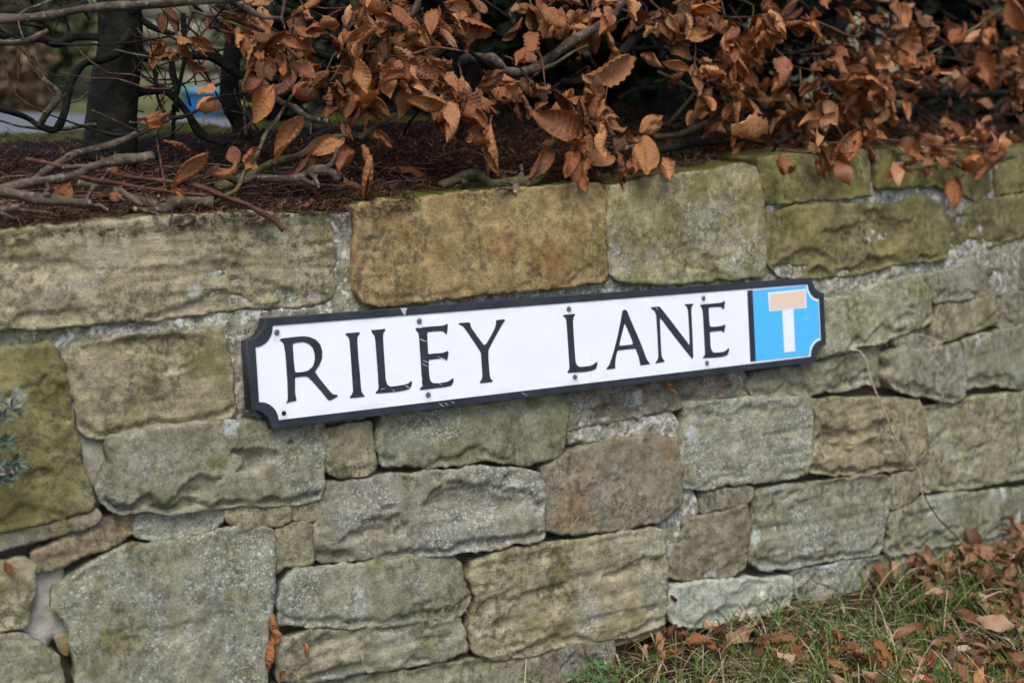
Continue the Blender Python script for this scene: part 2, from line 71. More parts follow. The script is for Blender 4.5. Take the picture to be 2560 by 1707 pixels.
LETTERS={'R': [[(-0.52617, 0.04634), (-0.52325, 0.04756), (-0.5058, 0.04811), (-0.48982, 0.04821), (-0.48028, 0.04648), (-0.47087, 0.04213), (-0.46404, 0.03503), (-0.46118, 0.02457), (-0.46221, 0.01441), (-0.46691, 0.0053), (-0.47484, -0.00351), (-0.46974, -0.01201), (-0.45475, -0.03175), (-0.44863, -0.03853), (-0.4413, -0.04014), (-0.44011, -0.04203), (-0.44742, -0.04499), (-0.45334, -0.04705), (-0.45655, -0.04599), (-0.45882, -0.04311), (-0.46781, -0.03122), (-0.48133, -0.01532), (-0.48662, -0.01002), (-0.49057, -0.00894), (-0.50658, -0.00892), (-0.50801, -0.0295), (-0.50681, -0.03976), (-0.50648, -0.04197), (-0.51689, -0.0428), (-0.52367, -0.04456), (-0.52075, -0.04125), (-0.51956, -0.03559), (-0.51885, -0.014), (-0.51893, 0.00764), (-0.5192, 0.02639), (-0.52066, 0.03945), (-0.52355, 0.04327), (-0.52627, 0.04491)], [(-0.50696, 0.03838), (-0.50321, 0.03954), (-0.49039, 0.03999), (-0.48254, 0.0372), (-0.47646, 0.03163), (-0.47352, 0.02265), (-0.47374, 0.01245), (-0.47756, 0.00403), (-0.48519, -0.00113), (-0.49494, -0.00244), (-0.50609, -0.00187), (-0.50691, 0.01382)]], 'I': [[(-0.42198, 0.04727), (-0.41112, 0.04721), (-0.39899, 0.04736), (-0.39865, 0.0448), (-0.40277, 0.04139), (-0.40356, 0.03477), (-0.40351, 0.01097), (-0.40262, -0.01294), (-0.40206, -0.03685), (-0.40068, -0.04147), (-0.39723, -0.04554), (-0.39733, -0.04703), (-0.42061, -0.04694), (-0.42079, -0.04469), (-0.4172, -0.04133), (-0.41523, -0.03706), (-0.41548, -0.01623), (-0.41555, 0.01197), (-0.4161, 0.03573), (-0.41741, 0.04101), (-0.4218, 0.04504)]], 'L': [[(-0.37918, 0.0489), (-0.36859, 0.04858), (-0.35598, 0.04902), (-0.3556, 0.04689), (-0.35947, 0.04341), (-0.36049, 0.03597), (-0.36045, 0.01641), (-0.36026, -0.0062), (-0.36022, -0.02581), (-0.3578, -0.03358), (-0.35367, -0.03655), (-0.34146, -0.03665), (-0.32913, -0.03599), (-0.3211, -0.03477), (-0.31735, -0.03161), (-0.31514, -0.03304), (-0.31696, -0.03898), (-0.32044, -0.04323), (-0.32972, -0.04462), (-0.34555, -0.04535), (-0.3629, -0.04487), (-0.37804, -0.04444), (-0.37788, -0.0422), (-0.37432, -0.04029), (-0.3727, -0.03668), (-0.37263, -0.01564), (-0.37305, 0.00843), (-0.37346, 0.03245), (-0.37432, 0.04001), (-0.37933, 0.04667)]], 'E': [[(-0.30354, 0.04617), (-0.29513, 0.04663), (-0.27715, 0.04689), (-0.25904, 0.04653), (-0.2517, 0.04709), (-0.2479, 0.04915), (-0.24654, 0.0475), (-0.24808, 0.03832), (-0.2493, 0.03376), (-0.25114, 0.03359), (-0.25419, 0.03722), (-0.25774, 0.03871), (-0.27044, 0.03917), (-0.28345, 0.03905), (-0.28427, 0.03481), (-0.28452, 0.01794), (-0.28445, 0.00564), (-0.27269, 0.00591), (-0.25998, 0.00549), (-0.25445, 0.00627), (-0.24976, 0.00791), (-0.24822, 0.00623), (-0.24986, -0.00186), (-0.25164, -0.00636), (-0.25346, -0.00621), (-0.25658, -0.00362), (-0.26052, -0.00252), (-0.27326, -0.00253), (-0.28412, -0.00284), (-0.2851, -0.01737), (-0.28424, -0.03131), (-0.28189, -0.03661), (-0.27662, -0.03895), (-0.26302, -0.03946), (-0.25196, -0.03848), (-0.24631, -0.03636), (-0.24338, -0.03398), (-0.24162, -0.03524), (-0.24332, -0.04131), (-0.24691, -0.04533), (-0.25616, -0.04631), (-0.27441, -0.04643), (-0.29249, -0.04669), (-0.30233, -0.0465), (-0.30257, -0.04464), (-0.299, -0.04222), (-0.2978, -0.03773), (-0.29816, -0.01928), (-0.29814, 0.00217), (-0.29847, 0.02363), (-0.29892, 0.03819), (-0.3037, 0.04389)]], 'Y': [[(-0.22674, 0.04854), (-0.22025, 0.0484), (-0.20719, 0.04828), (-0.20591, 0.04506), (-0.20492, 0.04029), (-0.19546, 0.02704), (-0.185, 0.01365), (-0.18176, 0.01103), (-0.17838, 0.01313), (-0.16905, 0.02428), (-0.16058, 0.03633), (-0.15781, 0.04327), (-0.15788, 0.04803), (-0.14822, 0.04849), (-0.14165, 0.04836), (-0.141, 0.0464), (-0.14679, 0.04091), (-0.15313, 0.03262), (-0.16365, 0.01912), (-0.17522, 0.0034), (-0.17601, -0.0084), (-0.17575, -0.02743), (-0.17516, -0.03857), (-0.17346, -0.0419), (-0.17039, -0.04457), (-0.1707, -0.04644), (-0.18142, -0.04671), (-0.19377, -0.04665), (-0.19419, -0.04441), (-0.19056, -0.04111), (-0.18868, -0.03576), (-0.18893, -0.01679), (-0.18929, 0.00059), (-0.1965, 0.0114), (-0.2085, 0.0288), (-0.21876, 0.04284), (-0.22651, 0.0465)]], 'L2': [[(-0.02716, 0.04777), (-0.01645, 0.04772), (-0.00401, 0.04789), (-0.00308, 0.04618), (-0.00684, 0.04264), (-0.00815, 0.03531), (-0.0082, 0.01554), (-0.00774, -0.00925), (-0.00701, -0.02997), (-0.00426, -0.03566), (0.00078, -0.03842), (0.01124, -0.03867), (0.02391, -0.03844), (0.03039, -0.0365), (0.03591, -0.03313), (0.03794, -0.03464), (0.03603, -0.04117), (0.03301, -0.04508), (0.02337, -0.04673), (0.00857, -0.04741), (-0.01017, -0.04639), (-0.02361, -0.04584), (-0.02455, -0.04444), (-0.02056, -0.04035), (-0.01988, -0.03629), (-0.02013, -0.01484), (-0.02056, 0.01645), (-0.02122, 0.03786), (-0.02254, 0.04287), (-0.02692, 0.04514)]], 'A': [[(0.09601, 0.04637), (0.09938, 0.04784), (0.10374, 0.04756), (0.10595, 0.04437), (0.11345, 0.02776), (0.12419, 0.00573), (0.13395, -0.0155), (0.14164, -0.03495), (0.14527, -0.04126), (0.14929, -0.04504), (0.14874, -0.04671), (0.1288, -0.04704), (0.12816, -0.04323), (0.1261, -0.03365), (0.12234, -0.0231), (0.12, -0.01814), (0.09841, -0.01811), (0.08096, -0.01806), (0.07707, -0.02787), (0.07491, -0.03781), (0.07431, -0.04704), (0.07148, -0.0473), (0.05658, -0.0475), (0.0563, -0.04512), (0.06217, -0.04093), (0.06706, -0.03209), (0.07459, -0.01586), (0.08237, 0.00377), (0.09039, 0.02682)], [(0.09903, 0.02537), (0.10104, 0.02269), (0.10684, 0.01041), (0.11265, -0.00191), (0.11485, -0.00888), (0.11384, -0.01084), (0.09887, -0.01103), (0.08687, -0.01076), (0.08545, -0.00913), (0.08995, 0.0032), (0.09516, 0.01634)]], 'N': [[(0.15818, 0.04818), (0.17672, 0.04839), (0.19197, 0.03239), (0.21005, 0.01187), (0.22665, -0.00671), (0.23752, -0.01894), (0.24053, -0.02254), (0.24096, -0.01854), (0.24124, 0.00294), (0.24108, 0.02309), (0.24049, 0.03655), (0.23958, 0.04197), (0.23625, 0.04593), (0.2331, 0.04706), (0.23336, 0.04838), (0.24089, 0.04859), (0.25312, 0.0485), (0.25337, 0.04674), (0.24919, 0.04337), (0.24783, 0.03607), (0.24782, 0.01591), (0.24798, -0.00428), (0.24779, -0.02446), (0.24741, -0.04194), (0.24572, -0.04585), (0.2443, -0.04546), (0.23051, -0.03047), (0.20887, -0.00671), (0.19242, 0.0118), (0.18102, 0.02519), (0.17731, 0.02905), (0.1761, 0.02431), (0.1757, -0.00326), (0.17565, -0.03261), (0.17793, -0.03972), (0.18225, -0.04354), (0.18166, -0.04557), (0.16273, -0.04654), (0.16242, -0.04427), (0.16717, -0.04088), (0.16912, -0.03518), (0.16938, -0.00623), (0.16899, 0.02308), (0.16861, 0.0348), (0.16563, 0.04136), (0.15805, 0.04613)]], 'E2': [[(0.26905, 0.04549), (0.28422, 0.04591), (0.3063, 0.0459), (0.3193, 0.04619), (0.32404, 0.04754), (0.32601, 0.0492), (0.32764, 0.04842), (0.32641, 0.04056), (0.32375, 0.03389), (0.32194, 0.03469), (0.31881, 0.0383), (0.31422, 0.03928), (0.30035, 0.03947), (0.28839, 0.03941), (0.28814, 0.02668), (0.28857, 0.01308), (0.28943, 0.00623), (0.30375, 0.00522), (0.31676, 0.00566), (0.32149, 0.00669), (0.32473, 0.00783), (0.32615, 0.00664), (0.32422, -0.00035), (0.32195, -0.00675), (0.32015, -0.0058), (0.31806, -0.00332), (0.31253, -0.00265), (0.29956, -0.00266), (0.28848, -0.00294), (0.28862, -0.01545), (0.28868, -0.02905), (0.291, -0.03604), (0.29632, -0.03947), (0.30833, -0.0399), (0.31952, -0.03971), (0.3262, -0.03751), (0.33072, -0.03417), (0.3329, -0.0353), (0.33061, -0.04199), (0.32695, -0.0465), (0.31525, -0.04827), (0.2967, -0.04809), (0.28202, -0.04727), (0.27016, -0.04682), (0.26991, -0.0449), (0.27404, -0.04307), (0.27523, -0.03883), (0.27513, -0.01713), (0.27481, 0.01268), (0.27436, 0.03435), (0.27288, 0.03985), (0.26915, 0.04414)]]}
BRANCHES=[
('A', [(-0.6012, 0.4586, 0.2697), (-0.5994, 0.4586, 0.2883), (-0.5951, 0.4585, 0.3537), (-0.588, 0.4583, 0.4221), (-0.5817, 0.4682, 0.4834), (-0.5798, 0.4882, 0.5652), (-0.5852, 0.5083, 0.6999)], 0.041, 0.034, 0, 'trunk'),
('A', [(-0.5762, 0.4582, 0.4835), (-0.5686, 0.4381, 0.5235), (-0.5363, 0.418, 0.5845), (-0.5165, 0.358, 0.6792)], 0.02, 0.012, 0, 'branch'),
('A', [(-0.5792, 0.4182, 0.4724), (-0.6092, 0.3988, 0.4423), (-0.6433, 0.3899, 0.4279), (-0.67, 0.3812, 0.4192), (-0.6936, 0.3726, 0.3875), (-0.7027, 0.3631, 0.3573), (-0.722, 0.3545, 0.3245), (-0.7457, 0.3564, 0.3281), (-0.7639, 0.3581, 0.3393), (-0.8027, 0.352, 0.3527), (-0.8377, 0.3562, 0.3674)], 0.009, 0.006, 0, 'branch'),
('A', [(-0.7457, 0.3564, 0.3294), (-0.7387, 0.3358, 0.3509), (-0.7256, 0.3247, 0.3765), (-0.7466, 0.3264, 0.3979)], 0.007, 0.005, 1, 'branch'),
('A', [(-0.7984, 0.4924, 0.4605), (-0.748, 0.4871, 0.4614), (-0.7027, 0.4834, 0.4594), (-0.6765, 0.4817, 0.4512), (-0.663, 0.481, 0.4558), (-0.6425, 0.48, 0.464), (-0.608, 0.4688, 0.4633)], 0.013, 0.006, 0, 'branch'),
('A', [(-0.8805, 0.1802, 0.4665), (-0.8039, 0.1711, 0.478), (-0.7353, 0.165, 0.4907), (-0.6574, 0.1603, 0.5019), (-0.5687, 0.1581, 0.5105), (-0.4995, 0.178, 0.5251)], 0.009, 0.007, 1, 'branch'),
('A', [(-0.8542, 0.2776, 0.4831), (-0.803, 0.2716, 0.4887), (-0.7441, 0.286, 0.4893), (-0.6882, 0.3021, 0.5051)], 0.01, 0.007, 0, 'branch'),
('A', [(-0.8685, 0.2291, 0.4438), (-0.8129, 0.2223, 0.4443), (-0.7723, 0.2182, 0.4624)], 0.007, 0.004, 1, 'branch'),
('A', [(-0.5668, 0.4381, 0.4376), (-0.5203, 0.428, 0.4393), (-0.4878, 0.418, 0.4391), (-0.4549, 0.408, 0.4395), (-0.4325, 0.408, 0.4306), (-0.3991, 0.398, 0.4109), (-0.3573, 0.388, 0.4072), (-0.3098, 0.388, 0.4128)], 0.01, 0.008, 0, 'branch'),
('A', [(-0.5676, 0.4581, 0.3789), (-0.5427, 0.438, 0.3853), (-0.5288, 0.418, 0.3858), (-0.5162, 0.408, 0.3753), (-0.4973, 0.398, 0.3484), (-0.4797, 0.388, 0.3193), (-0.4483, 0.358, 0.3033)], 0.009, 0.007, 0, 'branch'),
('A', [(-0.5276, 0.388, 0.4441), (-0.5251, 0.388, 0.4173), (-0.5231, 0.378, 0.3905), (-0.5235, 0.378, 0.3601), (-0.5422, 0.368, 0.3398)], 0.007, 0.005, 0, 'branch'),
('A', [(-0.4942, 0.418, 0.5068), (-0.4913, 0.418, 0.4526), (-0.4993, 0.418, 0.4044), (-0.511, 0.418, 0.356), (-0.5155, 0.418, 0.3006)], 0.005, 0.004, 0, 'branch'),
('A', [(-0.5545, 0.458, 0.4981), (-0.5409, 0.438, 0.4861), (-0.5295, 0.418, 0.4767), (-0.5336, 0.358, 0.4713)], 0.006, 0.004, 0, 'branch'),
('A', [(-0.5555, 0.448, 0.4571), (-0.5384, 0.438, 0.4237), (-0.5344, 0.428, 0.376), (-0.5294, 0.418, 0.3488)], 0.005, 0.003, 0, 'branch'),
('A', [(-0.6006, 0.2185, 0.3452), (-0.6244, 0.2292, 0.3302), (-0.6506, 0.2401, 0.3165), (-0.682, 0.2417, 0.3057), (-0.7064, 0.2431, 0.2988), (-0.7456, 0.226, 0.2886), (-0.7867, 0.1995, 0.2721), (-0.8185, 0.1727, 0.254)], 0.006, 0.007, 1, 'branch'),
('A', [(-0.6006, 0.2185, 0.3452), (-0.561, 0.228, 0.3518), (-0.5064, 0.258, 0.3759), (-0.4544, 0.278, 0.3833)], 0.004, 0.002, 0, 'branch'),
('A', [(-0.6626, 0.1205, 0.2966), (-0.6883, 0.1218, 0.2912), (-0.716, 0.1235, 0.2883), (-0.7506, 0.116, 0.2824), (-0.7686, 0.1175, 0.2749), (-0.7853, 0.119, 0.2686), (-0.8237, 0.1129, 0.2614), (-0.8983, 0.1019, 0.252)], 0.008, 0.008, 1, 'branch'),
('A', [(-0.9085, 0.1034, 0.2565), (-0.8773, 0.0991, 0.2518), (-0.8491, 0.0956, 0.2477), (-0.8142, 0.0817, 0.2406), (-0.7826, 0.0786, 0.2357), (-0.7675, 0.0773, 0.2331)], 0.008, 0.009, 1, 'branch'),
('A', [(-0.9043, 0.0826, 0.2286), (-0.8782, 0.0791, 0.2288), (-0.8596, 0.0767, 0.2319)], 0.008, 0.006, 1, 'branch'),
('A', [(-0.7689, 0.1175, 0.2616), (-0.7512, 0.116, 0.2573), (-0.7284, 0.1143, 0.2554), (-0.7138, 0.1033, 0.2488), (-0.6941, 0.0821, 0.2317)], 0.006, 0.006, 1, 'branch'),
('A', [(-0.7489, 0.1159, 0.2573), (-0.7616, 0.0968, 0.2443), (-0.7704, 0.0876, 0.2301)], 0.005, 0.003, 1, 'branch'),
('B', [(-0.7027, 0.1026, 0.2398), (-0.6756, 0.1011, 0.2328), (-0.6582, 0.0903, 0.2261), (-0.6426, 0.0897, 0.2342), (-0.6206, 0.089, 0.2362), (-0.593, 0.0784, 0.2328)], 0.01, 0.013, 1, 'branch'),
('B', [(-0.6631, 0.0905, 0.225), (-0.6902, 0.0718, 0.2248), (-0.7116, 0.0631, 0.2272)], 0.006, 0.005, 1, 'branch'),
('B', [(-0.5937, 0.0784, 0.2316), (-0.5779, 0.0682, 0.243), (-0.5642, 0.068, 0.2512), (-0.5543, 0.068, 0.2668), (-0.539, 0.078, 0.2856), (-0.5168, 0.088, 0.3095), (-0.4956, 0.108, 0.331), (-0.4714, 0.118, 0.3558), (-0.4284, 0.138, 0.4016), (-0.4025, 0.158, 0.4277)], 0.004, 0.003, 2, 'branch'),
('A', [(-0.815, 0.1924, 0.2887), (-0.7954, 0.1702, 0.2845), (-0.744, 0.1356, 0.276), (-0.6889, 0.1118, 0.2663), (-0.6162, 0.0989, 0.2578), (-0.5873, 0.0883, 0.2453)], 0.003, 0.003, 3, 'branch'),
('A', [(-0.771, 0.1177, 0.2691), (-0.7136, 0.1033, 0.2588), (-0.6535, 0.0901, 0.2481), (-0.6139, 0.0788, 0.2441), (-0.5865, 0.0783, 0.2412)], 0.0035, 0.0025, 3, 'branch'),
('A', [(-0.6373, 0.1095, 0.2622), (-0.6203, 0.089, 0.2585), (-0.5756, 0.0631, 0.2403), (-0.5479, 0.048, 0.2269), (-0.5238, 0.036, 0.2127), (-0.5097, 0.028, 0.1958)], 0.004, 0.0055, 3, 'branch'),
('A', [(-0.5643, 0.358, 0.3164), (-0.5554, 0.358, 0.3432), (-0.5504, 0.358, 0.39), (-0.5486, 0.358, 0.4166)], 0.002, 0.0015, 3, 'branch'),
('A', [(-0.6539, 0.1001, 0.2481), (-0.635, 0.1595, 0.2744), (-0.6033, 0.2586, 0.3134)], 0.0025, 0.002, 3, 'branch'),
('B', [(-0.5555, 0.118, 0.2669), (-0.5394, 0.108, 0.2586), (-0.5075, 0.108, 0.2639), (-0.4584, 0.098, 0.2652), (-0.4323, 0.098, 0.2738), (-0.4104, 0.088, 0.2742), (-0.3963, 0.078, 0.2619)], 0.008, 0.007, 1, 'branch'),
('B', [(-0.4486, 0.098, 0.2676), (-0.4381, 0.088, 0.258), (-0.4291, 0.078, 0.2547)], 0.006, 0.006, 1, 'branch'),
('B', [(-0.5602, 0.138, 0.2501), (-0.4992, 0.158, 0.2658), (-0.4571, 0.168, 0.2829), (-0.4066, 0.178, 0.2952), (-0.3764, 0.188, 0.3093), (-0.3433, 0.188, 0.318), (-0.3014, 0.178, 0.3233), (-0.2838, 0.168, 0.3224)], 0.009, 0.007, 2, 'branch'),
('B', [(-0.3138, 0.608, 0.6047), (-0.3142, 0.608, 0.5449), (-0.3188, 0.608, 0.4845), (-0.3292, 0.608, 0.431), (-0.328, 0.608, 0.3701), (-0.3073, 0.608, 0.3242), (-0.3034, 0.608, 0.2777)], 0.015, 0.019, 0, 'trunk'),
('B', [(-0.4345, 0.258, 0.4005), (-0.4539, 0.158, 0.3742), (-0.4384, 0.138, 0.3634), (-0.4265, 0.118, 0.3514), (-0.4047, 0.098, 0.3472)], 0.007, 0.006, 1, 'branch'),
('B', [(-0.3116, 0.168, 0.3183), (-0.2974, 0.158, 0.3321), (-0.2882, 0.138, 0.3448), (-0.2639, 0.118, 0.3648)], 0.005, 0.003, 1, 'branch'),
('B', [(-0.4909, 0.258, 0.534), (-0.4966, 0.198, 0.5124), (-0.4829, 0.158, 0.4958), (-0.46, 0.138, 0.4927)], 0.008, 0.005, 1, 'branch'),
('B', [(-0.4693, 0.258, 0.4968), (-0.4389, 0.218, 0.473), (-0.4226, 0.178, 0.4462), (-0.4075, 0.158, 0.4211), (-0.4183, 0.158, 0.3953)], 0.004, 0.003, 3, 'branch'),
('B', [(-0.4104, 0.308, 0.488), (-0.3654, 0.308, 0.4699), (-0.3034, 0.308, 0.4451), (-0.2282, 0.358, 0.4411)], 0.008, 0.006, 0, 'branch'),
('B', [(-0.3944, 0.408, 0.4145), (-0.3794, 0.358, 0.4185), (-0.3484, 0.358, 0.4195), (-0.3091, 0.358, 0.4136)], 0.007, 0.005, 0, 'branch'),
('B', [(-0.5193, 0.258, 0.4815), (-0.4843, 0.258, 0.4736), (-0.4342, 0.258, 0.4792), (-0.4049, 0.258, 0.474)], 0.003, 0.002, 3, 'branch'),
('C', [(0.1994, 0.658, 0.6614), (0.1994, 0.658, 0.577), (0.2062, 0.658, 0.4749), (0.2047, 0.658, 0.3624), (0.2197, 0.658, 0.2749)], 0.03, 0.036, 0, 'trunk'),
('C', [(0.2055, 0.138, 0.5867), (0.1684, 0.148, 0.5342), (0.1121, 0.158, 0.4956), (0.0635, 0.158, 0.4655), (0.0388, 0.168, 0.4497), (0.008, 0.178, 0.4322), (-0.0266, 0.188, 0.4311), (-0.0406, 0.208, 0.4485), (0.018, 0.358, 0.4543), (0.1695, 0.608, 0.4562)], 0.009, 0.014, 1, 'branch'),
('C', [(-0.0119, 0.138, 0.4282), (0.0303, 0.118, 0.4477), (0.0561, 0.108, 0.4655), (0.0751, 0.098, 0.4759)], 0.004, 0.003, 2, 'branch'),
('C', [(0.1679, 0.608, 0.5233), (-0.0574, 0.358, 0.4953), (-0.2368, 0.208, 0.4928), (-0.2296, 0.158, 0.5058), (-0.222, 0.138, 0.5456)], 0.01, 0.007, 1, 'branch'),
('C', [(-0.2452, 0.358, 0.5325), (-0.1985, 0.338, 0.499), (-0.1426, 0.318, 0.4798), (-0.094, 0.298, 0.4383)], 0.008, 0.006, 0, 'branch'),
('C', [(-0.1034, 0.258, 0.5053), (-0.1119, 0.178, 0.4651), (-0.0686, 0.178, 0.4389)], 0.005, 0.004, 0, 'branch'),
('C', [(-0.2026, 0.258, 0.4346), (-0.165, 0.238, 0.4253), (-0.1104, 0.218, 0.4306)], 0.006, 0.005, 0, 'branch'),
('C', [(-0.2016, 0.108, 0.2482), (-0.1814, 0.108, 0.2533), (-0.153, 0.108, 0.2626), (-0.1298, 0.108, 0.2651), (-0.1196, 0.098, 0.2573), (-0.1163, 0.088, 0.2538), (-0.0825, 0.088, 0.2554), (-0.0492, 0.078, 0.2549), (-0.0202, 0.078, 0.2714)], 0.01, 0.01, 2, 'branch'),
('C', [(-0.0653, 0.088, 0.2545), (-0.0817, 0.073, 0.2474), (-0.0947, 0.058, 0.2417)], 0.009, 0.007, 1, 'branch'),
('C', [(-0.3303, 0.118, 0.4505), (-0.2817, 0.098, 0.4445), (-0.2202, 0.098, 0.4598), (-0.179, 0.088, 0.4561)], 0.003, 0.002, 3, 'branch'),
('C', [(-0.0762, 0.118, 0.4522), (-0.066, 0.108, 0.4457), (-0.0393, 0.108, 0.4191), (-0.034, 0.108, 0.3916)], 0.003, 0.002, 3, 'branch'),
('D', [(0.6369, 0.5094, 0.2861), (0.6344, 0.5093, 0.3272), (0.6312, 0.5092, 0.418), (0.6294, 0.5092, 0.5078), (0.6313, 0.5092, 0.5968), (0.6279, 0.5091, 0.7283)], 0.037, 0.028, 0, 'trunk'),
('D', [(0.145, 0.258, 0.4145), (0.2231, 0.258, 0.4281), (0.2661, 0.258, 0.4588), (0.3031, 0.258, 0.4968), (0.3158, 0.258, 0.53), (0.2859, 0.258, 0.59)], 0.01, 0.013, 0, 'branch'),
('D', [(0.615, 0.4788, 0.4979), (0.526, 0.458, 0.4941), (0.4409, 0.438, 0.4904), (0.3419, 0.398, 0.5023)], 0.007, 0.004, 0, 'branch'),
('D', [(0.5714, 0.4781, 0.4168), (0.4959, 0.458, 0.4108), (0.4235, 0.438, 0.3923)], 0.007, 0.004, 0, 'branch'),
('D', [(0.5551, 0.438, 0.3379), (0.5686, 0.4181, 0.3685), (0.5901, 0.3983, 0.4033)], 0.006, 0.005, 2, 'branch'),
('D', [(0.5462, 0.358, 0.3318), (0.5556, 0.358, 0.3663), (0.5505, 0.338, 0.3957)], 0.009, 0.007, 2, 'branch'),
('D', [(0.4065, 0.308, 0.3192), (0.4738, 0.298, 0.3283), (0.5269, 0.278, 0.3495), (0.5849, 0.2582, 0.3608)], 0.01, 0.006, 2, 'branch'),
('D', [(0.2882, 0.158, 0.302), (0.4, 0.178, 0.3131), (0.4986, 0.178, 0.3214), (0.5794, 0.1781, 0.3135)], 0.009, 0.006, 0, 'branch'),
('D', [(-0.0255, 0.098, 0.3153), (-0.0004, 0.078, 0.305), (0.0396, 0.078, 0.3106), (0.0744, 0.088, 0.316), (0.1452, 0.118, 0.3149)], 0.004, 0.003, 1, 'branch'),
('D', [(0.1767, 0.158, 0.3358), (0.1615, 0.108, 0.3043), (0.159, 0.088, 0.3089), (0.1877, 0.088, 0.3126)], 0.006, 0.004, 1, 'branch'),
('D', [(0.2619, 0.058, 0.2806), (0.2366, 0.058, 0.2867), (0.209, 0.078, 0.302), (0.2143, 0.108, 0.3155)], 0.003, 0.002, 0, 'branch'),
('E', [(1.2888, 0.5542, 0.31), (1.2678, 0.549, 0.3823), (1.2705, 0.5497, 0.4846), (1.2668, 0.5487, 0.6157), (1.2604, 0.5472, 0.7348)], 0.02, 0.018, 0, 'trunk'),
('E', [(1.2088, 0.4838, 0.3024), (0.85, 0.2732, 0.3371), (0.6195, 0.1388, 0.3317), (0.5311, 0.108, 0.3163)], 0.009, 0.005, 0, 'branch'),
('E', [(0.5034, 0.208, 0.4983), (0.5734, 0.2081, 0.4768), (0.649, 0.1796, 0.4876), (0.7136, 0.1624, 0.5024)], 0.008, 0.005, 0, 'branch'),
('E', [(1.2066, 0.4833, 0.3928), (1.1037, 0.3096, 0.4084), (1.0367, 0.1968, 0.4152), (1.0408, 0.1569, 0.4318), (1.0649, 0.1405, 0.4539)], 0.01, 0.01, 2, 'branch'),
('E', [(1.0499, 0.2191, 0.4178), (1.2109, 0.2286, 0.4166), (1.5752, 0.3239, 0.4333), (1.818, 0.41, 0.4433)], 0.009, 0.006, 0, 'branch'),
('E', [(1.1343, 0.4171, 0.3539), (1.1029, 0.2586, 0.3768), (1.2277, 0.2321, 0.4028)], 0.009, 0.006, 0, 'branch'),
('E', [(1.2044, 0.4829, 0.4822), (0.9367, 0.1825, 0.4202), (0.9357, 0.1421, 0.4726), (1.0982, 0.1563, 0.5314), (1.306, 0.2085, 0.6066)], 0.004, 0.003, 2, 'branch'),
('E', [(0.6338, 0.1591, 0.5516), (0.687, 0.141, 0.5376), (0.7428, 0.124, 0.5195), (0.7944, 0.1276, 0.5425)], 0.004, 0.002, 3, 'branch'),
('E', [(0.8102, 0.0386, 0.2967), (0.8012, 0.0329, 0.2803), (0.8199, 0.0344, 0.2668), (0.889, 0.046, 0.2757), (0.9845, 0.0577, 0.2849), (1.1362, 0.0919, 0.2888)], 0.003, 0.002, 2, 'branch'),
('E', [(0.6398, 0.0793, 0.3178), (0.7697, 0.0656, 0.327), (0.9339, 0.0612, 0.3151), (1.1441, 0.0933, 0.3095), (1.4581, 0.1748, 0.316)], 0.003, 0.002, 3, 'branch'),
('E', [(0.9847, 0.0577, 0.2832), (1.0339, 0.0648, 0.2623), (1.0107, 0.0614, 0.2452)], 0.002, 0.0012, 0, 'branch'),
('E', [(0.4928, 0.048, 0.3071), (0.5502, 0.038, 0.302), (0.6207, 0.0388, 0.2987), (0.6817, 0.0407, 0.305)], 0.003, 0.002, 3, 'branch')]
